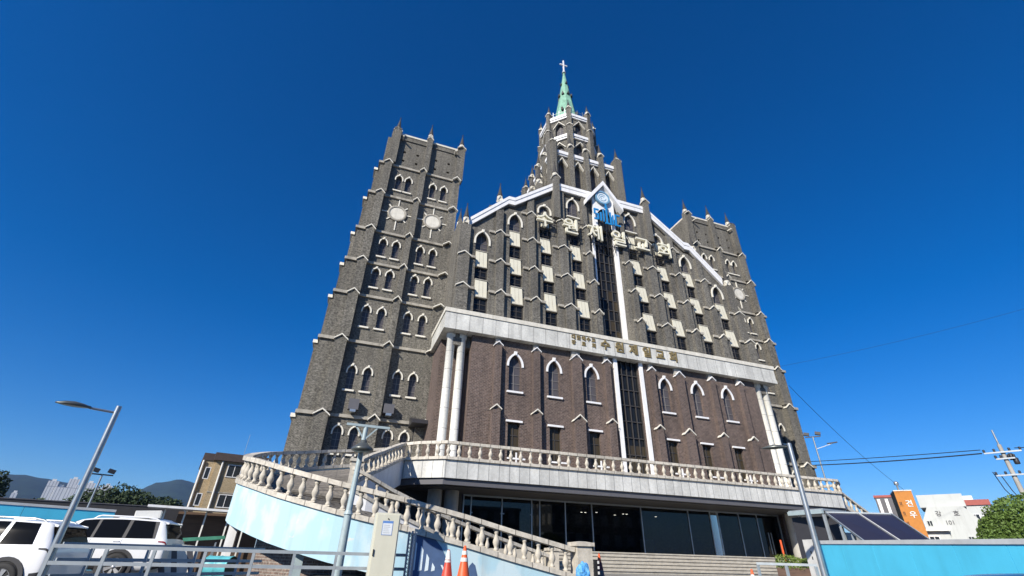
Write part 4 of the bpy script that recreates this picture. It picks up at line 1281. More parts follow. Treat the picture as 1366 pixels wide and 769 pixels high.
# blue hoardings
RAILW = plain("pale_rail", (.52, .54, .54), .5, var=.1)
CYAN = plain("cyan_hoarding", (.085, .56, .80), .42, var=.07, scale=.8, stain=.14)
def hoarding(lab, a, b, za, zb, zbot, n, endpost):
    h = thing("hoarding", lab, "hoarding", (a[0], a[1], ground_h(*a)))
    A, B = Vector((*a, 0)), Vector((*b, 0))
    mb = MB()
    for i in range(n):
        p, q = A.lerp(B, i/n), A.lerp(B, (i+1)/n); zp, zq = za+(zb-za)*i/n, za+(zb-za)*(i+1)/n
        d = (q-p).normalized()*.006; nr = Vector((-(q-p).normalized().y, (q-p).normalized().x, 0))*.02
        P = [p+d-nr, q-d-nr, q-d+nr, p+d+nr]
        mb.add([Vector((c.x, c.y, zbot)) for c in P] + [Vector((P[0].x, P[0].y, zp-.1)), Vector((P[1].x, P[1].y, zq-.1)), Vector((P[2].x, P[2].y, zq-.1)), Vector((P[3].x, P[3].y, zp-.1))],
               [(0,1,5,4), (1,2,6,5), (2,3,7,6), (3,0,4,7), (4,5,6,7)], CYAN)
    mb.build("panel", h)
    mb = MB(); mb.beam((a[0], a[1], za-.05), (b[0], b[1], zb-.05), .1, .1, RAILW); mb.build("top_rail", h)
    if endpost:
        mb = MB(); d = (B-A).normalized()
        p = A - d*.62
        mb.beam((p.x, p.y, (zbot+za)/2+.02), (A.x-d.x*.03, A.y-d.y*.03, (zbot+za)/2+.02), .05, za-zbot+.04, CONEW)
        for z in (za-.34, za-.5, za-.8): mb.beam((p.x+d.x*.25-.02, p.y+d.y*.25-.03, z), (p.x+d.x*.31-.02, p.y+d.y*.31-.03, z), .03, .09, BLACK)
        mb.build("end_post", h)
        mb = MB(); q = A + d*.1; mb.beam((q.x, q.y-.05, zbot), (q.x, q.y-.05, za-.12), .05, .05, WHITE); mb.build("edge_strip", h)
    return h
hoarding("bright cyan site hoarding with a steel top rail and white end post, on the right", (15.3, 12.9), (12.4, 3.2), 1.70, 1.50, -.6, 8, True)
hoarding("cyan hoarding behind the two white cars at the car park's far side", (-21.0, 24.0), (-9.3, 28.5), 2.55, 2.42, -.3, 8, False)
# planter with clipped hedge, orange stake
o = thing("planter", "brown timber planter box of clipped green shrub beside the steps", "planter", (15.7, 14.3, .36))
TIMB = plain("planter_timber", (.10, .055, .035), .7, var=.3, stretch=(1, 1, 6))
DX = Vector((.62, -.72, 0)).normalized()
mb = MB(); p0 = Vector((15.25, 14.65, 0)); mb.beam(p0+Vector((0,0,.62)), p0+DX*1.6+Vector((0,0,.62)), .5, .56, TIMB); mb.build("box", o)
LEAF = plain("shrub_leaf", (.13, .19, .03), .6, var=.4, scale=8)
LEAFD = plain("pine_leaf", (.10, .165, .028), .65, var=.4, scale=6)
LEAFF = plain("far_leaf", (.035, .06, .022), .8, var=.35, scale=1)
BARK = plain("bark", (.09, .065, .045), .9, var=.3)
def leaves(mb, fn, count, size, mat, rnd, flat=.5):
    """count small leaf faces at the points fn() gives"""
    for _ in range(count):
        c, nr = fn()
        c = Vector(c)
        ax = Vector((rnd.uniform(-1,1), rnd.uniform(-1,1), rnd.uniform(-1,1))).normalized()
        if nr is not None: ax = (Vector(nr).normalized()*flat + ax*(1-flat)).normalized()
        t = ax.orthogonal().normalized(); b = ax.cross(t)
        a = rnd.uniform(0, 6.28); t, b = t*math.cos(a)+b*math.sin(a), b*math.cos(a)-t*math.sin(a)
        s_ = size*rnd.uniform(.6, 1.4)
        mb.add([c-t*s_-b*s_*.1, c-b*s_*.5, c+t*s_, c+b*s_*.5], [(0,1,2,3)], mat)
rnd = random.Random(11)
mb = MB()
def hb():
    t = rnd.uniform(0, 1.6); w = rnd.uniform(-.3, .3); z = rnd.uniform(.86, 1.22 + .06*math.sin(t*5) + .05*rnd.random())
    q = p0 + DX*t + Vector((-DX.y, DX.x, 0))*w
    return (q.x, q.y, z), None
leaves(mb, hb, 2600, .035, LEAF, rnd)
mb.build("shrub", o, fix=False)
mb = MB(); mb.tube([(16.1, 15.0, .36), (16.08, 15.0, 1.78)], .035, ORANGE, 10); o = mb.build("stake", None)
tag(o, "tall slim orange stake standing behind the planter", "stake")

# ------------------------------------------------------------------ cars
PAINTW = None
def paint(name, c):
    m, n, l, p = new_mat(name)
    p.inputs["Base Color"].default_value = (*c, 1); p.inputs["Roughness"].default_value = .3; p.inputs["Coat Weight"].default_value = .6; p.inputs["Coat Roughness"].default_value = .06
    return m
PAINTW = paint("white_car_paint", (.78, .79, .79)); PAINTN = paint("navy_car_paint", (.012, .018, .05))
CLAD = plain("dark_cladding", (.03, .03, .032), .6)
CGL = glass("car_glass", (.006, .007, .009), .06, 0, .12, 1.3)
RIM = plain("alloy_rim", (.50, .51, .52), .35, metal=.6, var=.05)
TAIL = plain("tail_light", (.28, .012, .015), .15, var=.1)
CHROME = plain("chrome", (.7, .7, .7), .15, metal=1, var=.02)
PLATE = plain("number_plate", (.62, .66, .64), .5, var=.05)
def wheel(root, x, y, r, side):
    w = thing_part = bpy.data.objects.new("wheel", None)
    COL.objects.link(w); w.parent = root; w.location = (x, y, r); w.empty_display_size = .1
    mb = MB(); mb.lathe([(r*.66, -.10), (r*.9, -.115), (r*.99, -.08), (r, 0), (r*.99, .08), (r*.9, .115), (r*.66, .10)], (0, 0, 0), BLACK, 36, axis='y', caps=False); mb.build("tyre", w, local=True)
    mb = MB()
    ys = -.11*side if False else (-.10 if side < 0 else .10)
    s = -1 if side < 0 else 1
    mb.lathe([(r*.67, -.1), (r*.67, .1)], (0, 0, 0), CLAD, 36, axis='y', caps=False)
    mb.lathe([(r*.66, s*.102), (r*.60, s*.085), (r*.60, s*.04)], (0, 0, 0), RIM, 36, axis='y', caps=False)
    mb.lathe([(r*.62, s*.02), (0, s*.021)], (0, 0, 0), CLAD, 24, axis='y', caps=False)
    for k in range(6):
        a = 2*math.pi*k/6 + .3
        for da in (-.13, .13):
            mb.beam((r*.12*math.cos(a), s*.07, r*.12*math.sin(a)), (r*.62*math.cos(a+da), s*.085, r*.62*math.sin(a+da)), .05, .035, RIM, up=(0, 1, 0))
    mb.lathe([(0, s*.098), (r*.16, s*.095), (r*.17, s*.05)], (0, 0, 0), RIM, 16, axis='y', caps=False)
    mb.build("rim", w, local=True)
def suv(root, body, L=4.7, W=1.9, Ht=1.75, r=.375, wb=(.95, 3.75), boxy=True, rack=True, lens=None):
    """front at x = 0 looking to -x, the tail at x = L; one smooth skin gives the body and, lifted off it, the panes"""
    lens = lens or TAIL
    hw = W/2; kx = L/4.75; kz = Ht/1.74
    ST = [(0.0, .46, .78, .80, .78, .60), (.06, .38, .90, .92, .90, .70), (.25, .31, .98, 1.01, .965, .76), (.9, .28, 1.03, 1.08, .99, .78), (1.30, .28, 1.05, 1.13, 1.0, .79),
          (1.72, .28, 1.06, 1.42, 1.0, .76), (2.12, .28, 1.07, 1.655, 1.0, .735), (2.6, .28, 1.08, 1.72, 1.0, .73), (3.3, .28, 1.09, 1.74, 1.0, .73), (4.0, .28, 1.10, 1.715, .995, .725),
          (4.42, .29, 1.11, 1.665, .985, .72), (4.56, .31, 1.10, 1.42, .975, .74), (4.68, .34, 1.08, 1.14, .96, .80), (4.745, .40, .98, 1.0, .93, .82), (4.75, .50, .80, .82, .91, .84)]
    ST = [(a*kx, b*kz, c*kz, d*kz, e*hw, f*hw) for a, b, c, d, e, f in ST]
    def sec(s):
        x, zb, zl, zt, hb, hr = s
        return [(hb*.90, zb), (hb*.975, zb+.10), (hb*1.0, zb+(zl-zb)*.45), (hb*.992, zl-.07), (hb*.965, zl), (hb*.965+(hr-hb*.965)*.50, zl+(zt-zl)*.46), (hr*1.0, zl+(zt-zl)*.90), (hr*.84, zt-(zt-zl)*.02-.006), (hr*.42, zt), (0, zt+.004)]
    SEC = [sec(s) for s in ST]
    def cr(p, t):
        i = min(int(t), len(p)-2); f = t-i
        a, b, c, d = p[max(i-1, 0)], p[i], p[i+1], p[min(i+2, len(p)-1)]
        return [.5*((2*b[k]) + (-a[k]+c[k])*f + (2*a[k]-5*b[k]+4*c[k]-d[k])*f*f + (-a[k]+3*b[k]-3*c[k]+d[k])*f*f*f) for k in range(2)]
    def S(x, v):
        for i in range(len(ST)-1):
            if x <= ST[i+1][0] + 1e-9: break
        f = max(0, min(1, (x-ST[i][0])/(ST[i+1][0]-ST[i][0])))
        cols = [cr(SEC[j], v) for j in (max(i-1, 0), i, i+1, min(i+2, len(ST)-1))]
        b, c = cols[1], cols[2]
        m0 = [(c[k]-cols[0][k])/max(1e-6, ST[i+1][0]-ST[max(i-1, 0)][0]) for k in range(2)]
        m1 = [(cols[3][k]-b[k])/max(1e-6, ST[min(i+2, len(ST)-1)][0]-ST[i][0]) for k in range(2)]
        h = ST[i+1][0]-ST[i][0]
        q = [(2*f**3-3*f*f+1)*b[k] + (f**3-2*f*f+f)*h*m0[k]*.8 + (-2*f**3+3*f*f)*c[k] + (f**3-f*f)*h*m1[k]*.8 for k in range(2)]
        return Vector((x, -q[0], q[1]))
    def N(x, v):
        e = .012
        a = S(min(L, x+e), v)-S(max(0, x-e), v); b = S(x, min(9, v+.05))-S(x, max(0, v-.05))
        n_ = a.cross(b)
        if n_.length < 1e-9: n_ = Vector((0, -1, 0))
        n_.normalize()
        return n_ if (n_.y < 0 or n_.z > .2) else -n_
    xs = []
    for i in range(len(ST)-1):
        k = 2 if ST[i+1][0]-ST[i][0] < .2 else 4
        xs += [ST[i][0]+(ST[i+1][0]-ST[i][0])*j/k for j in range(k)]
    xs.append(L)
    vs = [i*.5 for i in range(19)]
    mb = MB()
    for s in (-1, 1):
        P = [S(x, v) for x in xs for v in vs]
        if s > 0: P = [Vector((p.x, -p.y, p.z)) for p in P]
        n_ = len(vs)
        mb.add(P, [(i*n_+j, i*n_+j+1, i*n_+n_+j+1, i*n_+n_+j) for i in range(len(xs)-1) for j in range(n_-1)], body, True)
        for i in (0, len(xs)-1):
            row = [P[i*n_+j] for j in range(n_)]
            mb.add(row + [Vector((q.x, 0, q.z)) for q in row], [(j, j+1, n_+j+1, n_+j) for j in range(n_-1)], body)
    me = mb.mesh("body"); 
    bm = bmesh.new(); bm.from_mesh(me); bmesh.ops.remove_doubles(bm, verts=bm.verts, dist=.001); bmesh.ops.recalc_face_normals(bm, faces=bm.faces); bm.to_mesh(me); bm.free()
    link("body", me, root, local=True)
    def patch(name, xa, xb, v0, v1, mat, lift=.006, both=False, nu=8, nv=5, la=0, lb=0, sides=(-1, 1)):
        """a pane on the skin from xa to xb between two section lines; la and lb lean its ends"""
        objs = []
        g = MB()
        for s in sides:
            if not both: g = MB()
            P = []
            for j in range(nv+1):
                v = v0+(v1-v0)*j/nv; t = j/nv
                for i in range(nu+1):
                    x = (xa+la*t)*(1-i/nu) + (xb+lb*t)*i/nu
                    p = S(x, v) + N(x, v)*lift
                    P.append(Vector((p.x, p.y if s < 0 else -p.y, p.z)))
            g.add(P, [(j*(nu+1)+i, j*(nu+1)+i+1, (j+1)*(nu+1)+i+1, (j+1)*(nu+1)+i) for j in range(nv) for i in range(nu)], mat, True)
            if not both: g.build(name, root, local=True, fix=False)
        if both: g.build(name, root, local=True, fix=False)
    k = kx
    if not boxy: patch("pillar_trim", 1.95*k, 4.38*k, 4.22, 6.0, CLAD, .004, la=.28, lb=-.10)
    patch("side_window", 1.86*k, 2.62*k, 4.25, 5.95, CGL, .009, la=.36, lb=.0)
    patch("side_window", 2.70*k, 3.46*k, 4.25, 5.95, CGL, .009)
    patch("side_window", 3.56*k, 4.30*k, 4.25, 5.95, CGL, .009, la=.0, lb=-.14)
    patch("windscreen", 1.42*k, 2.06*k, 6.35, 9, CGL, .007, both=True)
    patch("rear_window", 4.47*k, 4.665*k, 6.15, 9, CGL, .007, both=True)
    patch("side_molding", 1.5*k, 3.25*k, .35, 1.15, CLAD, .01)
    patch("tail_light", 4.50*k, 4.735*k, 3.15, 3.8, lens, .010)
    patch("headlight", .04*k, .42*k, 2.6, 3.3, CHROME, .010)
    patch("bumper", 4.55*k, 4.748*k, .2, 1.6, CLAD, .012, both=True); patch("bumper", .003*k, .3*k, .2, 1.4, CLAD, .012, both=True)
    for x in (1.62, 2.66, 3.50): patch("door_seam", x*k, x*k+.012, 1.0, 4.1, CLAD, .003, nu=1)
    for x in (2.42, 3.26): patch("door_handle", x*k, x*k+.2, 3.15, 3.42, body, .03, nu=3, nv=2)
    for s in (-1, 1):
        mb = MB(); y0 = abs(S(1.75*k, 4).y)
        mb.lathe([(0, -.10), (.07, -.08), (.10, 0), (.07, .08), (0, .10)], (1.72*k, s*(y0+.12), 1.13*kz), body, 12, axis='y'); mb.build("mirror", root, local=True)
        if rack:
            zr = Ht+.03; yr = s*hw*.66
            mb = MB(); mb.tube([(2.4*k, yr, Ht-.08), (2.5*k, yr, zr-.03), (2.6*k, yr, zr), (3.9*k, yr, zr-.01), (4.15*k, yr, zr-.05), (4.3*k, yr, Ht-.10)], .024, STEEL if boxy else body, 8); mb.build("roof_rail", root, local=True)
    mb = MB(); z = .72*kz; mb.box(L-.012, L+.016, -.26, .26, z, z+.12, PLATE); mb.build("number_plate", root, local=True)
    mb = MB(); mb.prism([(4.36*k, Ht-.085), (4.53*k, Ht-.12), (4.53*k, Ht-.155), (4.36*k, Ht-.14)], -hw*.66, hw*.66, body); mb.build("spoiler", root, local=True, bevel=.01)
    for xw in wb:
        for s in (-1, 1):
            mb = MB()
            a0, a1 = -.12*math.pi, 1.12*math.pi
            out = [(xw+r*1.32*math.cos(a0+(a1-a0)*i/16), r+r*1.32*math.sin(a0+(a1-a0)*i/16)) for i in range(17)]
            inn = [(xw+r*1.08*math.cos(a1+(a0-a1)*i/16), r+r*1.08*math.sin(a1+(a0-a1)*i/16)) for i in range(17)]
            mb.prism(out+inn, *sorted((s*(hw-.10), s*(hw+.022))), CLAD)
            mb.build("wheel_arch", root, local=True)
            mb = MB(); mb.lathe([(0, s*(hw+.006)), (r*1.09, s*(hw+.006)), (r*1.09, s*(hw-.2))], (xw, 0, r), BLACK, 28, axis='y'); mb.build("wheel_well", root, local=True)
            wheel(root, xw, s*(hw-.075), r, s)
c1 = thing("parked_car", "white sport utility car nearest the street lamp, cut off by the photo's left edge", "car", (-10.95, 18.25, -.2), rad(-10))
suv(c1, PAINTW, 4.72, 1.9, 1.74, .385, (.95, 3.93), lens=CLAD)
c2 = thing("parked_car", "white sport utility car with a red tail light, parked behind the other white car", "car", (-9.75, 21.6, .02), rad(-5))
suv(c2, PAINTW, 5.0, 1.95, 1.80, .385, (.98, 3.75), boxy=False)
mb = MB(); mb.box(0, .75, -.4, .4, 0, .24, CONEW)
o = mb.build("storage_box", None, local=True, bevel=.02); o.location = (-6.3, 21.2, 1.80); o.rotation_euler = (0, rad(-4), rad(12))
tag(o, "small white storage box sitting on the rear car's roof", "box")
c3 = thing("parked_car", "dark navy car whose roof just shows in the lower right corner, before the hoarding", "car", (7.1, 6.5, -.52), rad(-66))
suv(c3, PAINTN, 4.4, 1.8, 1.50, .32, (.85, 3.45), rack=False)

# ------------------------------------------------------------------ right: shelter, buildings, trees, wires
sh = thing("ramp_shelter", "flat canopy joined to two sloping dark panel roofs over a basement entry", "shelter", (19.0, 14.5, .36))
SOLAR = plain("dark_panel", (.022, .020, .038), .5, var=.12, scale=2)
A_, B_, C_ = Vector((18.8, 15.0, 2.84)), Vector((19.42, 14.12, 2.78)), Vector((20.05, 13.3, 2.74))
a_, b_, c_ = Vector((16.17, 11.77, 1.62)), Vector((16.71, 11.0, 1.62)), Vector((17.1, 10.4, 1.64))
for p, q, r_, s_ in ((A_, B_, b_, a_), (B_, C_, c_, b_)):
    mb = MB(); dn = Vector((0, 0, -.06)); e = (q-p)*.04
    V = [p+e, q-e, r_-e, s_+e]
    mb.add(V + [v+dn for v in V], [(0,1,2,3), (7,6,5,4), (0,4,5,1), (1,5,6,2), (2,6,7,3), (3,7,4,0)], SOLAR); mb.build("roof_panel", sh)
mb = MB()
for p, q in ((A_, a_), (B_, b_), (C_, c_), (A_, C_), (a_, c_)): mb.beam(p, q, .035, .07, STEELB if p is not B_ else CONEW)
mb.build("roof_frame", sh)
mb = MB(); mb.beam((18.78, 15.1, 2.88), (18.72, 16.7, 2.88), .12, .14, PALEBLUE); mb.slab([(18.82, 15.1), (18.74, 16.7), (20.9, 18.0), (21.4, 15.6)], 2.92, 3.0, STEELB); mb.build("canopy", sh)
mb = MB()
for x, y, zt in ((18.55, 14.9, 2.75), (17.75, 13.7, 2.25), (17.1, 12.85, 1.95), (19.2, 16.6, 2.8), (19.9, 13.3, 2.6)): mb.beam((x, y, .2), (x, y, zt), .09, .09, STEELB)
mb.build("post", sh)
mb = MB(); mb.slab([(18.95, 16.8), (19.05, 16.85), (19.62, 15.2), (19.5, 15.16)], .3, 2.75, DARKM); mb.slab([(19.5, 15.2), (19.6, 15.1), (21.5, 13.2), (21.6, 13.3)], .3, 1.7, DARKM); mb.build("back_wall", sh)

WB1 = plain("white_render", (.50, .52, .50), .85, var=.05, scale=.6, stain=.22)
ORB = plain("orange_render", (.50, .20, .04), .8, var=.08, stain=.15)
BRN = brick("tan_brick", (.33, .245, .135), (.40, .30, .175), (.44, .37, .25), bw=.3, bh=.12, ms=.02, fine=.12, big=.12)
ROOFB = plain("brown_roof", (.07, .052, .047), .8, var=.2)
REDR = plain("red_roof", (.36, .10, .08), .8)
FGL = glass("far_glass", (.03, .035, .04), .1, 0)
def along_view(x, y):
    d = math.hypot(x, y); return Vector((y/d, -x/d, 0)), Vector((x/d, y/d, 0))
def block(name, lab, c, w, d, h, wall, z0=-.2, turn_=0.0, gab=None):
    """an upright building facing the viewer: centre of its front, width, depth, height"""
    r, f = along_view(*c)
    a = math.atan2(r.y, r.x) + turn_
    b = thing(name, lab, "building", (c[0], c[1], z0), a)
    mb = MB()
    if gab: mb.prism([(-w/2, 0), (w/2, 0), (w/2, gab), (w/2-1.2, h), (-w/2+.9, h), (-w/2, gab+.2)], 0, d, wall)
    else: mb.box(-w/2, w/2, 0, d, 0, h, wall)
    mb.build("wall", b, local=True)
    return b
def win(b, x, z, w, h, frame=WHITE, y=-.06, gm=None):
    mb = MB()
    mb.box(x-w/2-.08, x+w/2+.08, y, -.002, z-.08, z, frame); mb.box(x-w/2-.08, x+w/2+.08, y, -.002, z+h, z+h+.08, frame)
    mb.box(x-w/2-.08, x-w/2, y, -.002, z, z+h, frame); mb.box(x+w/2, x+w/2+.08, y, -.002, z, z+h, frame); mb.box(x-.03, x+.03, y+.02, -.002, z, z+h, frame)
    f = mb.build("window", b, local=True)
    mb = MB(); mb.add([(x-w/2, -.012, z), (x+w/2, -.012, z), (x+w/2, -.012, z+h), (x-w/2, -.012, z+h)], [(0,1,2,3)], gm or FGL); mb.build("pane", f, local=True, fix=False)
# tan brick block, left
bb = block("apartment_building", "tan brick walk-up block with white windows and downpipes, left of the curved ramp", (-9.9, 59.2), 4.6, 9, 9.2, BRN)
bb.rotation_euler.z += rad(4)
mb = MB(); mb.box(-2.6, 2.6, -.35, 9.2, 9.2, 9.95, ROOFB); mb.build("roof", bb, local=True)
mb = MB()
mb.box(-3.5, -2.31, .6, 9, 0, 9.2, BRN); mb.box(-3.6, -2.61, .5, 9.1, 9.2, 9.9, ROOFB); mb.build("stair_wing", bb, local=True)
mb = MB()
for x in (-1.7, -3.45): mb.tube([(x, -.14 if x > -2 else .45, 0), (x, -.14 if x > -2 else .45, 9.15)], .10, CONEW, 8)
mb.build("downpipe", bb, local=True)
mb = MB()
for z in (6.1, 3.4): mb.box(-2.3, 2.3, -.05, -.003, z, z+.12, TRIMD)
mb.build("string_course", bb, local=True)
for z in (1.6, 4.3, 7.2): win(bb, -.45, z+.55, 1.2, 1.1)
for z in (4.9, 7.4): win(bb, -2.85, z, .35, 1.0, y=.0)
mb = MB(); mb.tube([(.3, 4.5, 9.9), (.35, 4.5, 13.0)], .02, STEEL, 5); mb.build("aerial", bb, local=True)
# shed with a white eave
sd = thing("shed", "low shed with a white eave, thin posts and brown board wall behind the rear car", "shed", (-5.6, 26.9, -.2))
BOARD = plain("brown_boards", (.135, .085, .055), .8, var=.3, scale=1.2, stretch=(.4, .4, 5))
mb = MB(); mb.beam((-7.4, 26.0, 2.5), (-3.2, 26.9, 2.46), .9, .09, WHITE); mb.build("roof", sd)
mb = MB(); mb.beam((-6.4, 26.9, 1.15), (-3.0, 27.6, 1.15), .08, 2.5, BOARD); mb.build("wall", sd)
mb = MB()
for x in (-6.75, -6.0, -5.2, -4.3, -3.6): mb.beam((x, 26.15+(x+6.75)*.21-.0, -.2), (x, 26.15+(x+6.75)*.21, 2.45), .06, .06, CONEW)
mb.build("post", sd)
# dark boundary wall
bw = thing("boundary_wall", "long dark wall crossing behind the car park below the distant trees", "wall", (-22, 56, -.2))
mb = MB(); mb.beam((-60, 42, 1.3), (-13.6, 58.8, 1.9), .4, 4.8, DARKSOF); mb.build("wall", bw); mb = MB(); mb.beam((-60, 42, 3.75), (-13.6, 58.8, 4.35), .5, .08, GREYBEAM); mb.build("coping", bw)

# right-hand buildings
ob = block("shop_building", "narrow orange rendered building with white Korean lettering and a row of small windows", (66.3, 41.7), 1.75, 4, 9.4, ORB, turn_=rad(7))
for i in range(5): win(ob, -.6, 3.5+i*1.08, .2, .34, frame=ORB)
mb = MB(); mb.box(-.92, .92, -.05, 4.05, 9.4, 9.5, CONEW); mb.lathe([(.1, 9.5), (.1, 10.3), (.26, 10.35), (.26, 10.65), (0, 10.8)], (-.1, 2, 0), STEEL, 12); mb.build("roof", ob, local=True)
OBL = WHITE
for ch, z in (("견", 8.0), ("우", 6.75)):
    link("lettering", text_mesh(ch, .8, .05, OBL, .008), ob, (.22, -.05, z), local=True)
nb = block("striped_building", "low pale building with upright white fins, left of the orange building", (74.9, 48.7), 4.2, 8, 9.8, GREYBEAM)
mb = MB()
for i in range(5): mb.box(-1.9+i*.9, -1.55+i*.9, -.25, -.003, 4.6, 9.6, WHITE)
mb.box(-2.2, 2.2, -.3, -.003, 4.0, 4.55, CONEW); mb.build("fin", nb, local=True)
mb = MB(); mb.box(-2.2, 2.2, -.1, 8, 9.8, 10.1, REDR); mb.build("roof", nb, local=True)
hb_ = block("apartment_building", "white rendered block marked 101 with a chamfered end wall and small windows", (73.9, 42.0), 5.6, 9, 8.1, WB1, gab=6.3)
for ch, x in (("강", -1.0), ("호", .75)):
    link("lettering", text_mesh(ch, .68, .05, GREYBEAM, .006), hb_, (x, -.04, 7.3), local=True)
link("lettering", text_mesh("101", .64, .05, GREYBEAM, .006), hb_, (-.2, -.04, 6.25), local=True)
for x, z in ((1.2, 4.1), (2.1, 4.1), (2.2, 3.0), (-2.2, 5.9)): win(hb_, x, z, .45, .55, frame=WB1)
mb = MB(); mb.box(-2.6, 2.0, 1.0, 8, 8.1, 9.6, WB1); mb.build("roof_block", hb_, local=True)
mb = MB(); mb.tube([(-2.9, -.1, 0), (-2.9, -.1, 6.2)], .06, STEEL, 6); mb.box(-2.75, 2.7, -.07, -.004, 3.72, 3.76, STEELB); mb.build("downpipe", hb_, local=True)
mb = MB(); mb.box(-3.5, -2.85, -.5, .6, 5.0, 6.6, WB1); mb.build("bay", hb_, local=True)
mb = MB(); mb.box(-3.4, -2.95, -.52, -.505, 5.1, 6.4, FGL); mb.build("bay_window", hb_, local=True)
for x, z in ((.4, 2.9), (-.9, 2.7)):
    mb = MB(); mb.box(x-.35, x+.35, -.4, -.003, z, z+.55, CONEW); mb.box(x-.25, x+.1, -.41, -.401, z+.08, z+.46, GREYBEAM); mb.build("air_conditioner", hb_, local=True)
an = block("annexe", "flat white annexe in front of the white apartment block marked 101", (70.6, 43.4), 4.4, 3, 5.2, WB1)
mb = MB(); mb.box(-2.4, 2.4, -.6, 3.1, 5.2, 5.42, CONEW); mb.build("roof", an, local=True); win(an, .6, 3.9, .9, .7)
rb = block("apartment_building", "distant pale apartment block under a red roof band, behind the white block", (123.4, 66.5), 7.5, 10, 12.6, WB1)
mb = MB(); mb.box(-3.9, 3.9, -.3, 10.1, 12.6, 13.6, REDR); mb.box(-1.2, 1.6, 2, 6, 13.6, 14.6, CONEW); mb.build("roof", rb, local=True)
for z in (3.6, 6.6, 9.6):
    for x in (-2.7, -1.0, .9, 2.7): win(rb, x, z, 1.1, 1.3)

ACR = brick("street_facade", (.40, .38, .34), (.46, .44, .40), (.06, .07, .08), bw=2.6, bh=3.0, ms=.75, offset=0, big=.1, fine=.06, bump=0)
for x, y, w, h, lab in ((-22, -24, 17, 10, "wide grey street block across the road, mirrored in the lobby glass"), (2, -27, 14, 13, "tall pale street block across the road, mirrored in the lobby glass' middle"), (24, -25, 16, 8.5, "low street block across the road, mirrored in the lobby glass' right part"), (46, -22, 18, 12, "long street block far right across the road, mirrored in the glass doors")):
    b = thing("street_building", lab, "building", (x, y, -.55))
    mb = MB(); mb.box(-w/2, w/2, -9, 0, 0, h, ACR); mb.build("wall", b, local=True)
    mb = MB(); mb.box(-w/2-.2, w/2+.2, -9.2, .25, h, h+.5, CONC); mb.build("roof", b, local=True)

# ---- trees ---------------------------------------------------------------
def clump_tree(name, lab, c, clumps, leaf, size, per, trunk_h, group=None, seed=1, trunk_r=.12, core=True):
    """tapered trunk with limbs, and a crown of leaf faces gathered in clumps: (dx, dy, z, rx, rz)"""
    rn = random.Random(seed)
    t = thing(name, lab, "tree", (c[0], c[1], ground_h(c[0], c[1])), 0, group)
    mb = MB(); g = ground_h(*c)
    mb.tube([(c[0], c[1], g-.05), (c[0]+.05, c[1], g+trunk_h*.5), (c[0], c[1]+.05, g+trunk_h)], trunk_r, BARK, 8, trunk_r*.6)
    for dx, dy, z, rx, rz in clumps:
        mb.tube([(c[0], c[1], g+trunk_h*.7), (c[0]+dx*.5, c[1]+dy*.5, g+(trunk_h*.7+z)/2), (c[0]+dx, c[1]+dy, g+z)], trunk_r*.5, BARK, 6, trunk_r*.2)
    mb.build("trunk", t)
    mb = MB()
    for dx, dy, z, rx, rz in clumps:
        o_ = Vector((c[0]+dx, c[1]+dy, g+z)); off = Vector((rn.random()*9, rn.random()*9, rn.random()*9))
        def fn():
            d = Vector((rn.gauss(0,1), rn.gauss(0,1), rn.gauss(0,1))).normalized()
            k = (.80 + .2*rn.random()**.5) * (1 + .26*mnoise.noise(d*2.2+off) + .12*mnoise.noise(d*6+off))
            return (o_.x+d.x*rx*k, o_.y+d.y*rx*k, o_.z+d.z*rz*k), d
        leaves(mb, fn, per, size, leaf, rn, .35)
        def fi():
            d = Vector((rn.gauss(0,1), rn.gauss(0,1), rn.gauss(0,1))).normalized(); k = rn.random()**.4*.78
            return (o_.x+d.x*rx*k, o_.y+d.y*rx*k, o_.z+d.z*rz*k), None
        leaves(mb, fi, per//4, size*1.6, leaf, rn, .2)
    mb.build("crown", t, fix=False)
    return t
clump_tree("topiary_tree", "round clipped dark green evergreen rising above the right end of the hoarding", (22.1, 10.3),
           [(.1, 0, 1.98, 1.15, .88), (-.35, .5, 1.75, .8, .62), (.6, -.5, 1.85, 1.05, .8), (1.1, -1.1, 1.9, 1.0, .75)], LEAFD, .045, 8000, 1.6, seed=4)
clump_tree("topiary_tree", "lower clipped evergreen mound below the round one, at the hoarding's top edge", (21.05, 10.8),
           [(0, 0.1, 1.25, .62, .42), (.3, -.55, 1.25, .75, .42), (.6, -1.2, 1.3, .8, .45), (.95, -1.9, 1.35, .85, .5)], LEAFD, .045, 4200, 1.0, seed=9)
tr = [(-26.6, 70.0, 5.3, 2.1), (-25.0, 70.6, 6.5, 2.6), (-23.2, 71.3, 6.8, 2.5), (-21.6, 71.9, 6.2, 2.3), (-20.2, 72.3, 5.6, 2.0), (-18.9, 72.6, 6.0, 1.9)]
LB = ["low leftmost crown of the dark tree row beyond the boundary wall", "broad tall crown second from the left in the dark tree row", "tallest rounded crown in the middle of the dark tree row",
      "full crown just right of the tallest in the dark tree row", "low crown in the dip towards the row's right end", "small crown closing the right end of the dark tree row by the tan block"]
for i, (x, y, h, r_) in enumerate(tr):
    clump_tree("broadleaf_tree", LB[i], (x, y), [(0, 0, h-r_*.7, r_, r_*.85), (-r_*.6, .3, h-r_*1.2, r_*.7, r_*.6), (r_*.6, -.2, h-r_*1.25, r_*.7, r_*.6)], LEAFF, .17, 1500, h*.5, "trees beyond the boundary wall", seed=20+i, trunk_r=.2)
clump_tree("broadleaf_tree", "tall dark tree at the photo's left edge above the hoarding", (-32.0, 62.2), [(0, 0, 5.6, 2.0, 1.5), (-1.2, .3, 4.4, 1.6, 1.3), (.6, 0, 3.9, 1.4, 1.2)], LEAFF, .16, 1700, 4, seed=40, trunk_r=.2)
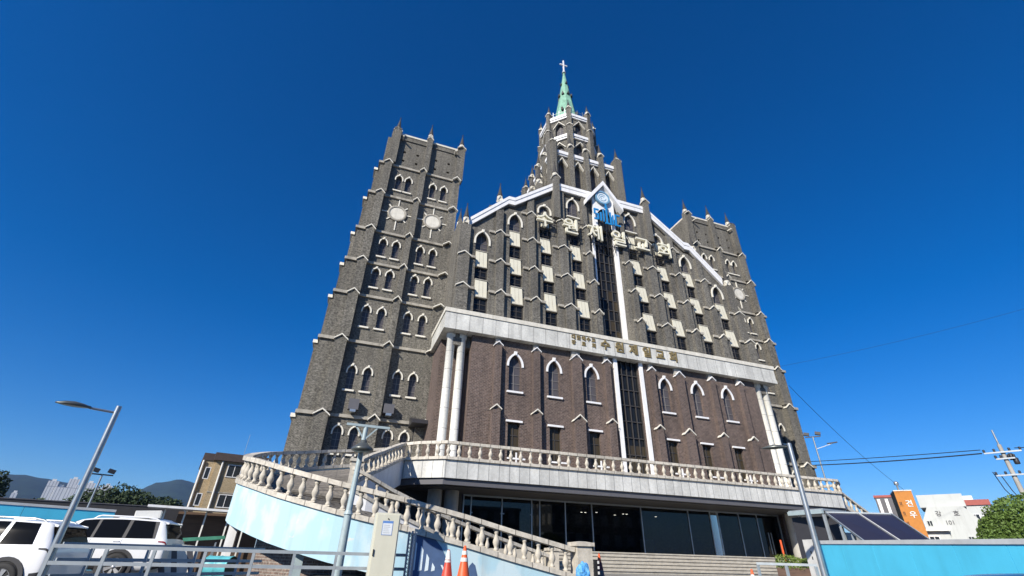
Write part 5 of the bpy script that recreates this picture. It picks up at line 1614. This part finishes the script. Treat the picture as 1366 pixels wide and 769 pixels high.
for i, (x, y, h, r_, lab) in enumerate(((-48.5, 113, 7.4, 3.2, "russet-tinged tree in front of the distant white towers, left of the lamp"), (-44.0, 114, 6.2, 2.6, "low olive tree by the white shed roofs beneath the distant towers"), (-53.5, 110, 6.6, 2.8, "dark tree further left along the foot of the wooded hill"))):
    clump_tree("broadleaf_tree", lab, (x, y), [(0, 0, h-r_*.7, r_, r_*.8), (-r_*.7, .3, h-r_*1.1, r_*.7, r_*.6), (r_*.7, -.2, h-r_*1.15, r_*.7, r_*.6)], LEAFF, .26, 1300, h*.5, "trees below the towers", seed=50+i, trunk_r=.25)
# low white-roofed sheds beyond the wall
for i, (x, y, w, h, lab) in enumerate(((-62, 132, 9, 7.6, "long low shed with a white roof far left beyond the wall"), (-56, 136, 7, 8.0, "white-roofed shed beside an open white gantry frame, beyond the wall"), (-40, 145, 6, 6.3, "small white-roofed shed right of the lamp, beyond the wall"))):
    b = block("shed", lab, (x, y), w, 5, h, GREYBEAM); b["category"] = "shed"
    mb = MB(); mb.prism([(-w/2-.3, h-.2), (0, h+.8), (w/2+.3, h-.2), (w/2+.3, h-.35), (-w/2-.3, h-.35)], -.3, 5.3, WHITE); mb.build("roof", b, local=True)
mb = MB(); mb.beam((-53, 136, 0), (-53, 136, 9.6), .35, .35, WHITE); mb.beam((-50, 136.8, 0), (-50, 136.8, 9.8), .35, .35, WHITE); mb.beam((-53.2, 136, 9.6), (-49.8, 136.8, 9.8), .35, .35, WHITE)
o = mb.build("gantry", None); tag(o, "open white gantry frame beside the white-roofed shed", "gantry")
# distant apartment towers
TOWW = brick("tower_facade", (.70, .70, .67), (.74, .74, .72), (.34, .35, .36), bw=2.9, bh=60, ms=.38, offset=0, big=.05, fine=.05, bump=0)
TP = [(-353, 829, 60, "leftmost slim white tower of the distant cluster"), (-344, 832, 52, "second white tower of the distant cluster, slightly lower"), (-334, 836, 66, "tallest white tower of the distant cluster, left of the lamp pole"),
      (-326, 839, 57, "white tower just right of the lamp pole"), (-317, 842, 62, "pale tower with a flat top midway in the cluster"), (-308, 846, 55, "pale tower second from the cluster's right end"), (-299, 849, 60, "rightmost white tower of the distant cluster, beside the floodlight mast")]
for x, y, h, lab in TP:
    b = block("apartment_tower", lab, (x*.9, y*.9), 9.8, 12, h*.7+24, TOWW)
    mb = MB(); mb.box(-2, 2, 3, 8, h*.7+24, h*.7+26.5, CONEW); mb.build("roof_block", b, local=True)
    b["group"] = "distant apartment towers"
for i, (x, y, h, lab) in enumerate(((-395, 812, 50, "lone small white tower on the wooded hill's foot, farther left"), (-382, 817, 56, "small pale tower right of the lone one at the hill's foot"))):
    b = block("apartment_tower", lab, (x*.9, y*.9), 5, 10, h*.9, TOWW)
    mb = MB(); mb.box(-1.5, 1.5, 3, 7, h*.9, h*.9+2.5, CONEW); mb.build("roof_block", b, local=True)

# ---- utility pole, wires --------------------------------------------------
up = thing("utility_pole", "weathered concrete utility pole with crossarms and insulators behind the clipped trees", "utility pole", (45.5, 20.8, .3))
mb = MB(); mb.tube([(45.5, 20.8, .3), (45.5, 20.8, 9.0)], .19, CONC, 12, .12); mb.build("pole", up)
mb = MB(); mb.tube([(45.5, 20.8, 9.0), (45.5, 20.8, 10.05)], .06, STEEL, 8); mb.build("top_mast", up)
for z, w in ((8.45, 1.0), (6.9, .9), (8.0, .5)):
    mb = MB(); r_, f_ = along_view(45.5, 20.8)
    a, b = Vector((45.5, 20.8, z)) - r_*w - f_*.2, Vector((45.5, 20.8, z)) + r_*w - f_*.2
    mb.beam(a, b, .1, .1, STEEL)
    for t in (0.02, .3, .7, .98):
        p = a.lerp(b, t); mb.lathe([(.06, .05), (.09, .1), (.06, .15), (.09, .2), (.05, .26)], p, DARKM, 8)
    mb.build("crossarm", up)
mb = MB()
for dx, z in ((.35, 7.9), (.5, 7.6)): mb.lathe([(.14, z), (.16, z+.05), (.16, z+.4), (.1, z+.45)], (45.5+dx*.45, 20.8-dx*.85, 0), DARKM, 10)
mb.tube([(45.05, 21.7, 7.2), (45.1, 21.5, 6.0), (45.3, 21.2, 5.2)], .03, BLACK, 6); mb.tube([(45.2, 21.4, 7.0), (45.3, 21.2, 5.9), (45.45, 20.95, 5.0)], .03, BLACK, 6)
mb.build("transformer", up)
def wire(lab, a, b, sag, r=.02, n=14):
    pts = []
    for i in range(n+1):
        t = i/n; p = Vector(a).lerp(Vector(b), t); p.z -= sag*4*t*(1-t); pts.append(p)
    mb = MB(); mb.tube(pts, r, BLACK, 5); o = mb.build("power_cable", None); tag(o, lab, "cable")
wire("upper of two near-level cables running from the utility pole to the church", (45.0, 21.8, 8.75), (44.0, 35.5, 9.9), .05, .03)
wire("lower and thicker of two near-level cables running from the utility pole to the church", (45.0, 21.8, 8.5), (44.0, 35.5, 9.55), .1, .045)
wire("thin cable dropping diagonally from the right tower to the orange building", (43.6, 34.8, 17.5), (76.5, 47.2, 9.9), .8, .022)
wire("faint thin cable crossing the open sky at the right", (43.0, 35.2, 19.6), (62, 21, 23.8), .3, .012)
wire("short service cable between the utility pole and the photo's right edge", (45.9, 20.2, 8.7), (60, 12, 9.9), .2, .03)

# ------------------------------------------------------------------ hills
def hills():
    mb = MB()
    az = [-60+i*.5 for i in range(101)]
    rr = [1700, 2000, 2250, 2450, 2600, 2750, 2900, 3100, 3400]
    def peak(a):
        k = [(-60, 150), (-32, 205), (-27.5, 222), (-25.8, 245), (-24.3, 246), (-22.5, 232), (-20.5, 205), (-19.2, 190), (-17.5, 215), (-15.8, 262), (-14.2, 285), (-12.8, 272), (-11, 240), (-8, 200), (-2, 150), (-10+0, 240)]
        k = sorted(k)
        for (a0, z0), (a1, z1) in zip(k, k[1:]):
            if a0 <= a <= a1:
                t = (a-a0)/(a1-a0); t = t*t*(3-2*t); return z0+(z1-z0)*t
        return 140
    v = []
    for r in rr:
        for a in az:
            x, y = r*math.sin(rad(a)), r*math.cos(rad(a))
            prof = max(0, 1-abs(r-2900)/1150)
            prof = prof*prof*(3-2*prof)
            h = peak(a)*prof*(1+.05*mnoise.noise(Vector((x*.006, y*.006, 0)))) + 10*prof*mnoise.noise(Vector((x*.02, y*.02, 3)))
            v.append((x, y, h-2))
    n = len(az)
    mb.add(v, [(j*n+i, j*n+i+1, (j+1)*n+i+1, (j+1)*n+i) for j in range(len(rr)-1) for i in range(n-1)], FOREST, True)
    struct(mb.build("hills", fix=False))
FOREST = plain("forest", (.016, .03, .016), .95, var=.45, scale=.02, bump=1.0, bscale=.06)
hills()

# ------------------------------------------------------------------ air
HZ = True
if HZ:
    mb = MB(); mb.box(-4500, 4500, -1500, 5200, -1.6, 330, None) if False else None
    m = bpy.data.materials.new("haze"); m.use_nodes = True
    nt = m.node_tree; nt.nodes.clear()
    out = nt.nodes.new("ShaderNodeOutputMaterial"); pv = nt.nodes.new("ShaderNodeVolumePrincipled")
    pv.inputs["Color"].default_value = (.22, .48, 1.0, 1); pv.inputs["Density"].default_value = .00009; pv.inputs["Anisotropy"].default_value = .2
    nt.links.new(pv.outputs[0], out.inputs["Volume"])
    hb2 = MB(); hb2.box(-9200, 9200, -9200, 9200, -1.7, 340, m)
    o = hb2.build("haze"); struct(o, "stuff")
